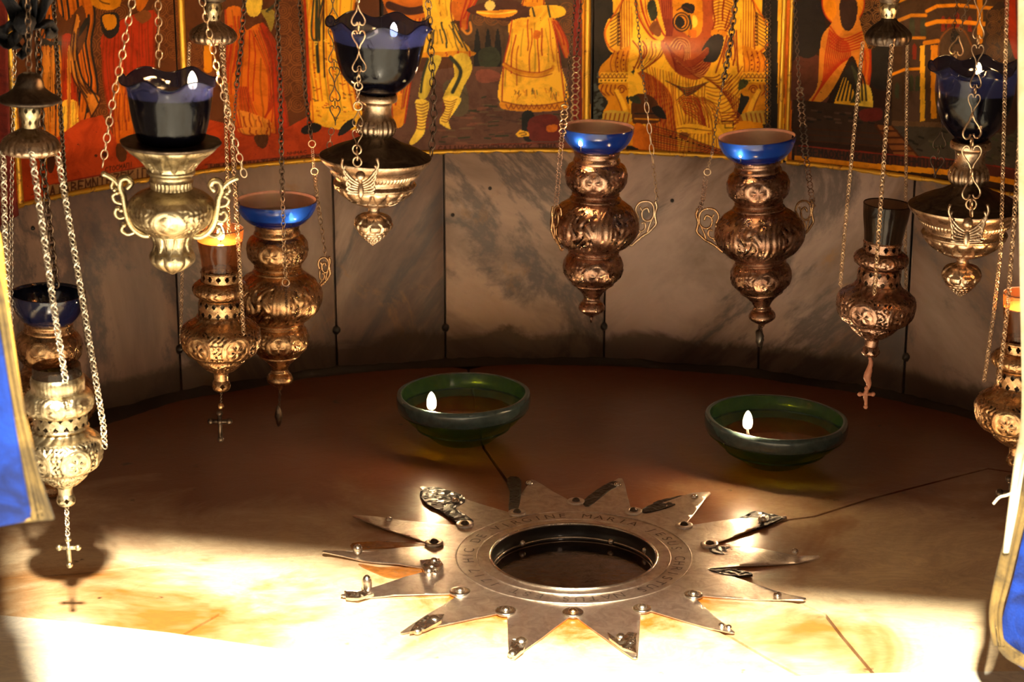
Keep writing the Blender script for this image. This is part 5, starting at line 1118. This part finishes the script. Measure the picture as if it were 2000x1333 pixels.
# I: right goblet
aI = Axis((1908, 120), (1874, 590), .02); tI = thing('goblet_oil_lamp', aI.at(588), 'burning cobalt glass goblet lamp on pine-cone stand, beside the right curtain', 'oil lamp', GRP3)
ruffled('cobalt_glass_goblet', aI, [(128, 90), (138, 80), (146, 76), (175, 76), (205, 72), (232, 62), (252, 48), (266, 34), (272, 26)], M_COBALT, tI, 7, 6, 7, .9)
lathe('oil_surface', aI, [(176, 74), (177, .1)], M_OILD, tI, 48, smooth=False, step=14); lathe('dark_oil_fill', aI, [(178, 74), (205, 70), (236, 56), (264, 30)], M_OILD, tI, 48)
goblet_body(tI, aI, 274, M_SILVB, 1.03); flame(aI.pt(144, 8, -1.2), .014, tI, power=.6)
k = aI.k
V, F = tube([aI.pt(146, 8, -1.2), aI.pt(176, 8, -1.2)], .0008, 5); mk('wick_holder', V, F, M_WICK, tI)
chain(up_to(hang_pts((1884, 30, .10), (1876, 60, .10))), tI, M_CHAIND, 10*k, ratio=1.6); fig_chain(hang_pts((1874, 62, .10), (1865, 116, .09)), tI, M_CHAIN, 30*k, 48*k)
fig_chain(up_to(hang_pts((1914, 20, -.08), (1905, 175, -.09), (1899, 225, -.09))), tI, M_CHAIN, 22*k, 44*k); fig_chain(hang_pts((1899, 218, -.09), (1897, 395, -.09)), tI, M_CHAIN, 36*k, 58*k); big_chain(hang_pts((1897, 392, -.09), (1897, 420, -.09)), tI, M_CHAIN, 19*k, ratio=1.05)
seraph(atY(1890, 430, -.095), 86*k, tI, M_SILVB)
fig_chain(hang_pts((1840, 250, .10), (1826, 345, .10)), tI, M_CHAIND, 28*k, 44*k)
chain(up_to(hang_pts((1846, 200, .11), (1840, 250, .10))), tI, M_CHAIND, 8*k)
# G: left goblet on a vase-shaped silver stand with scroll handles
aG = Axis((332, 140), (337, 535), -.20); tG = thing('goblet_oil_lamp', aG.at(535), 'burning cobalt glass goblet lamp on pale silver vase with scroll handles, at left', 'oil lamp', GRP3)
ruffled('cobalt_glass_goblet', aG, [(152, 95), (160, 88), (170, 84), (200, 80), (230, 75), (255, 69), (272, 62), (280, 40)], M_COBALT, tG, 6, 6, 7, 2.2)
lathe('oil_surface', aG, [(184, 82), (185, .1)], M_OILD, tG, 48, smooth=False, step=14); lathe('dark_oil_fill', aG, [(186, 81), (230, 73), (255, 67), (276, 52)], M_OILD, tG, 48)
def L(nm, pr, m=M_SILVER, n=64, o=None, a=1, st=2.2): return lathe(nm, aG, pr, m, tG, n, o, a, st)
L('dark_flange', [(276, 50), (273, 92), (276, 97), (281, 93)], M_DARKM, 80, o_flute(12), 1.5); L('fluted_cone', [(280, 92), (292, 80), (306, 62), (320, 50), (330, 45)], M_SILVER, 200, o_leaf(12), 2.6)
L('moulded_ring', [(329, 46), (334, 47), (338, 43), (344, 41), (350, 43)]); L('ribbed_neck', [(349, 42), (358, 40), (366, 41)], M_SILVER, 160, o_flute(30), 1.2); L('shoulder', [(365, 41), (370, 52), (376, 66), (382, 74)])
L('engraved_vase', [(381, 74), (392, 82), (408, 84), (424, 80), (438, 68), (448, 54), (454, 46)], M_SILVER, 240, o_med(4, .75, 0, 3), 1.6); L('waist', [(453, 44), (460, 40), (474, 36), (486, 38), (492, 42)], M_SILVER, 160, o_leaf(10), 2)
L('lower_knop', [(491, 42), (498, 44), (508, 43), (518, 34), (526, 22), (531, 10), (536, 2)], M_SILVER, 160, o_flute(12), 1.6)
flame(aG.pt(168, 52, -.45), .019, tG, power=1.5)
def scroll_handle(sx, az):
    e = math.cos(az)*aG.ex+math.sin(az)*aG.ey
    def M(pts, w): q = catmull(pts, 5); return tube(np.array([aG.at(y)+r*aG.k*e for r, y in q]), np.full(len(q), w*aG.k), 7)
    parts = [M([(44, 458), (58, 457), (74, 446), (86, 426), (91, 402), (94, 380), (100, 362), (96, 348), (84, 346), (78, 356), (84, 364)], 7), M([(98, 366), (108, 352), (118, 344), (130, 338)], 5.5),
             M([(88, 420), (102, 424), (110, 414), (106, 404), (98, 408)], 4.5), M([(92, 396), (108, 392), (114, 380), (106, 374)], 4.5), M([(70, 450), (86, 456), (98, 448), (94, 438)], 4.5), M([(112, 350), (116, 362), (110, 368)], 4)]
    for r, y in ((84, 364), (98, 408), (106, 374), (94, 438), (130, 338), (110, 368)): parts.append(sphere(aG.at(y)+r*aG.k*e, 6*aG.k, n=8, m=6))
    V, F = join(parts); mk('scroll_handle', V, F, M_SILVER, tG)
scroll_handle(-1, PI+.12); scroll_handle(1, -.10)
k = aG.k
big_chain(up_to(hang_pts((255, 20, -.22), (240, 100, -.22), (218, 210, -.22), (200, 326, -.22))), tG, M_CHAIN, 13*k, 1.5); big_chain(up_to(hang_pts((309, 10, -.06), (311, 130, -.06))), tG, M_CHAIN, 14*k, 1.4); big_chain(up_to(hang_pts((408, 60, -.22), (428, 150, -.22), (452, 250, -.22), (478, 345, -.22))), tG, M_CHAIN, 12*k, 1.5)

# ================================================================== glass bowl lamps on the floor
def bowl(rimc, rx, basec, rb, flamepx, label, tilt):
    B = fl(*basec, .0012); Rm = atY(rimc[0], rimc[1], B[1]); k = scl(Rm); t = thing('glass_bowl_lamp', B, label, 'bowl', 'dark green glass bowl lamps on the floor')
    R = rx*k; H = Rm[2]; rbm = rb*k
    prof = [(.0001, .004), (rbm*.85, .0035), (rbm, .0), (rbm*1.12, .0015), (rbm*1.30, H*.10), (R*.66, H*.26), (R*.83, H*.46), (R*.93, H*.62), (R*.945, H*.66), (R*.985, H*.69), (R, H*.80), (R*1.0, H*.92), (R*.985, H*.985), (R*.955, H*1.0)]
    inn = [(R*.925, H*.985), (R*.90, H*.90), (R*.87, H*.78), (R*.80, H*.60), (R*.66, H*.40), (R*.48, H*.24), (R*.2, H*.17), (.0001, H*.16)]
    def shell(nm, pr, wob, mt=None):
        V, F = revolve(pr, (0, 0, 0), 96); a = np.arctan2(V[:, 1], V[:, 0]); q = 1+wob*np.sin(3*a+1)+wob*.7*np.sin(7*a); V[:, :2] *= q[:, None]; V[:, 2] += tilt*V[:, 0]*np.clip(V[:, 2]/H, 0, 1); mk(nm, V+[Rm[0]*0+B[0], B[1], B[2]], F, mt or M_GREENG, t)
    shell('bowl_wall', prof[:9], .006); shell('thick_rim', prof[8:]+[inn[0]], .006, M_RIMT); shell('bowl_lining', inn, .006)
    for h in (.655, .30): V, F = tube(np.array([(B[0]+R*(.948 if h > .5 else .70)*math.cos(a), B[1]+R*(.948 if h > .5 else .70)*math.sin(a), B[2]+H*h+tilt*R*math.cos(a)*h) for a in np.arange(72)*2*PI/72]), .0014, 6, True); mk('moulded_ridge', V, F, M_GREENG, t)
    V, F = revolve([(R*.78, H*.57), (.0001, H*.575)], B, 64); mk('oil_surface', V, F, M_OILR, t)
    P = atY(flamepx[0], flamepx[1], B[1]-R*.80); flame(P, .025, t, power=1.1, color=(1, .66, .34), lz=.05); V, F = tube([P, np.array([P[0]+.01, B[1]-R*.5, B[2]+H*.57])], .0011, 5); mk('wick_holder', V, F, M_WICK, t)
M_OILR = glassy('reddish_oil', (.10, .018, .008), (.3, .1, .03), .1, (1, .9, .5), .55, .04)
bowl((905, 768), 131, (905, 858), 52, (843, 800), 'dark green glass bowl lamp burning on the marble floor, left of the two', .01)
bowl((1520, 815), 140, (1513, 902), 54, (1460, 838), 'dark green glass bowl lamp burning on the marble floor, right of the two', -.04)
# ================================================================== curtains and cloths at the niche mouth
def ribbon(name, Lp, Rp, Y, mat, parent, wave=.0, thick=.002, nx=10, ph=0, dY=0, ridge=0):
    """cloth strip between two measured edges hanging in about the plane Y"""
    A = catmull(Lp, 8); B = catmull(Rp, 8); n = 60
    ia = np.linspace(0, len(A)-1, n); A = np.c_[np.interp(ia, range(len(A)), A[:, 0]), np.interp(ia, range(len(A)), A[:, 1])]
    ib = np.linspace(0, len(B)-1, n); B = np.c_[np.interp(ib, range(len(B)), B[:, 0]), np.interp(ib, range(len(B)), B[:, 1])]
    V = []; 
    for i in range(n):
        for j in range(nx):
            f = j/(nx-1); p = A[i]*(1-f)+B[i]*f; y = Y+dY*f+wave*math.sin(f*9+ph+i*.06)+ridge*math.cos(f*nx*1.7)*.5; V.append(atY(p[0], p[1], y))
    V = np.array(V); F = [(i*nx+j, i*nx+j+1, (i+1)*nx+j+1, (i+1)*nx+j)[::-1] for i in range(n-1) for j in range(nx-1)]
    o = mk(name, V, F, mat, parent); m = o.modifiers.new('thickness', 'SOLIDIFY'); m.thickness = thick; m.offset = 1; return o
YC = -.80
def top_ext(p, q): return p
tL = thing('curtain', atY(60, 1020, YC), 'blue satin curtain edged with gold braid, tied back at the left edge', 'curtain')
ribbon('blue_panel', [(-420, -700), (-400, 200), (-360, 700), (-300, 1100)], [(-60, -700), (-50, 300), (10, 700), (52, 960), (66, 1012)], YC, M_BLUEC, tL, .012, nx=40)
ribbon('gold_braid', [(-74, -700), (-52, 300), (-4, 640), (22, 800), (50, 930), (64, 1016)], [(-50, -700), (-30, 300), (12, 600), (42, 790), (76, 930), (104, 1014)], YC-.006, M_BRAID, tL, .001, nx=14, ridge=.0016)
ribbon('gold_hem', [(-320, 1080), (-120, 1040), (0, 1008), (80, 996)], [(-320, 1112), (-120, 1066), (0, 1029), (104, 1016)], YC-.007, M_BRAID, tL, .001, nx=8, ridge=.0014)
ribbon('satin_lining', [(-60, -700), (-40, 300), (-12, 470), (4, 620), (28, 780), (54, 880)], [(-44, -700), (-24, 300), (3, 470), (18, 600), (45, 780), (63, 880)], YC+.006, M_SATIN, tL, .002, nx=6)
V = []
YC = -.42
tR = thing('curtain', atY(1980, 1300, YC), 'blue satin curtain with cream lining and gold braid, tied back at the right edge', 'curtain')
ribbon('blue_panel', [(2030, -700), (2024, 500), (2018, 900), (1990, 1080), (1952, 1230), (1948, 1262), (2010, 1312), (2080, 1350)], [(2420, -700), (2400, 300), (2380, 700), (2360, 1000), (2330, 1200), (2320, 1300), (2300, 1400), (2280, 1480)], YC, M_BLUEC, tR, .012, nx=40)
ribbon('gold_braid', [(1996, 880), (1978, 960), (1966, 1040), (1945, 1130), (1934, 1200), (1942, 1262)], [(2040, 880), (2022, 960), (1998, 1040), (1976, 1130), (1958, 1200), (1962, 1262)], YC-.008, M_BRAID, tR, .001, nx=12, ridge=.0016)
ribbon('cream_lining', [(1988, -700), (1988, 200), (1991, 500), (1997, 800), (1984, 900), (1966, 1040), (1962, 1080)], [(2044, -700), (2044, 200), (2040, 500), (2030, 800), (2005, 900), (1982, 1010), (1968, 1080)], YC-.012, M_CREAM, tR, .002, nx=8)
ribbon('gold_hem', [(1936, 1240), (1960, 1280), (2010, 1308), (2080, 1340)], [(1946, 1222), (1968, 1256), (2018, 1288), (2080, 1316)], YC-.007, M_BRAID, tR, .001, nx=6)
q = [atY(*p, YC-.014) for p in ((1940, 985), (1952, 972), (1966, 968), (1985, 960))]; V, F = tube(catmull(q, 4), .0013, 6); mk('loose_thread', V, F, M_CREAM, tR)
# dark red cloths hanging just inside, at both ends of the icons
def strip(px, label, Y0):
    t = thing('cloth_strip', atY(px[0][2][0], px[0][2][1], Y0), label, 'cloth'); ribbon('red_cloth', px[0], px[1], Y0, M_REDC, t, .004, nx=16)
    P = atY(px[0][0][0], px[0][0][1], Y0)
    return t
strip(([(-60, -420), (-50, 200), (-40, 470)], [(12, -420), (18, 200), (36, 420)]), 'narrow dark red cloth hanging left of the leftmost icon', .33)
strip(([(1972, -420), (1985, 60), (2000, 420)], [(2120, -420), (2110, 100), (2100, 440)]), 'dark red cloth hanging at the far right behind the right goblet lamp', .36)
# black ribbon knotted round the chains, top left
tK2 = thing('ribbon_bow', atY(50, 100, -.18), 'black ribbon bow tied round the chains in the top left corner', 'ribbon')
def loop(pts, wd, nm='ribbon_loop'):
    q = catmull(pts, 6); A = q+np.c_[np.zeros(len(q)), np.full(len(q), -wd/2)]; V = []
    for i, (x, y) in enumerate(q):
        tg = q[min(i+1, len(q)-1)]-q[max(i-1, 0)]; nrm = np.array([-tg[1], tg[0]])/(np.linalg.norm(tg)+1e-6)
        for s in (-.5, -.17, .17, .5): p = q[i]+nrm*wd*s*(1+.2*math.sin(i*.7)); V.append(atY(p[0], p[1], -.18+.012*math.sin(i*.5+s*3)))
    F = [(i*4+j, i*4+j+1, (i+1)*4+j+1, (i+1)*4+j) for i in range(len(q)-1) for j in range(3)]; o = mk(nm, np.array(V), F, M_BLACKC, tK2); m = o.modifiers.new('t', 'SOLIDIFY'); m.thickness = .0015
loop([(48, 50), (20, 10), (5, -30), (30, -50), (60, -10), (50, 48)], 26); loop([(50, 48), (80, 20), (96, -20), (70, -50), (50, -10), (46, 40)], 24)
loop([(46, 46), (20, 52), (4, 66), (14, 84), (40, 62)], 22); loop([(50, 46), (76, 46), (96, 50), (104, 62), (88, 66)], 20); loop([(48, 52), (56, 76), (50, 98), (38, 112)], 16, 'ribbon_tail'); loop([(44, 50), (32, 78), (34, 96)], 18, 'ribbon_tail')
V, F = sphere(atY(48, 46, -.19), .010, 1.2, .8, 1.1, 12, 8); V += rng.normal(0, .0008, V.shape); mk('knot', V, F, M_BLACKC, tK2)
V, F = tube([atY(48, -10, -.18)*[1, 1, 0]+[0, 0, HANG], atY(48, 46, -.18)], .0012, 5); mk('hanging_cord', V, F, M_BLACKC, tK2)
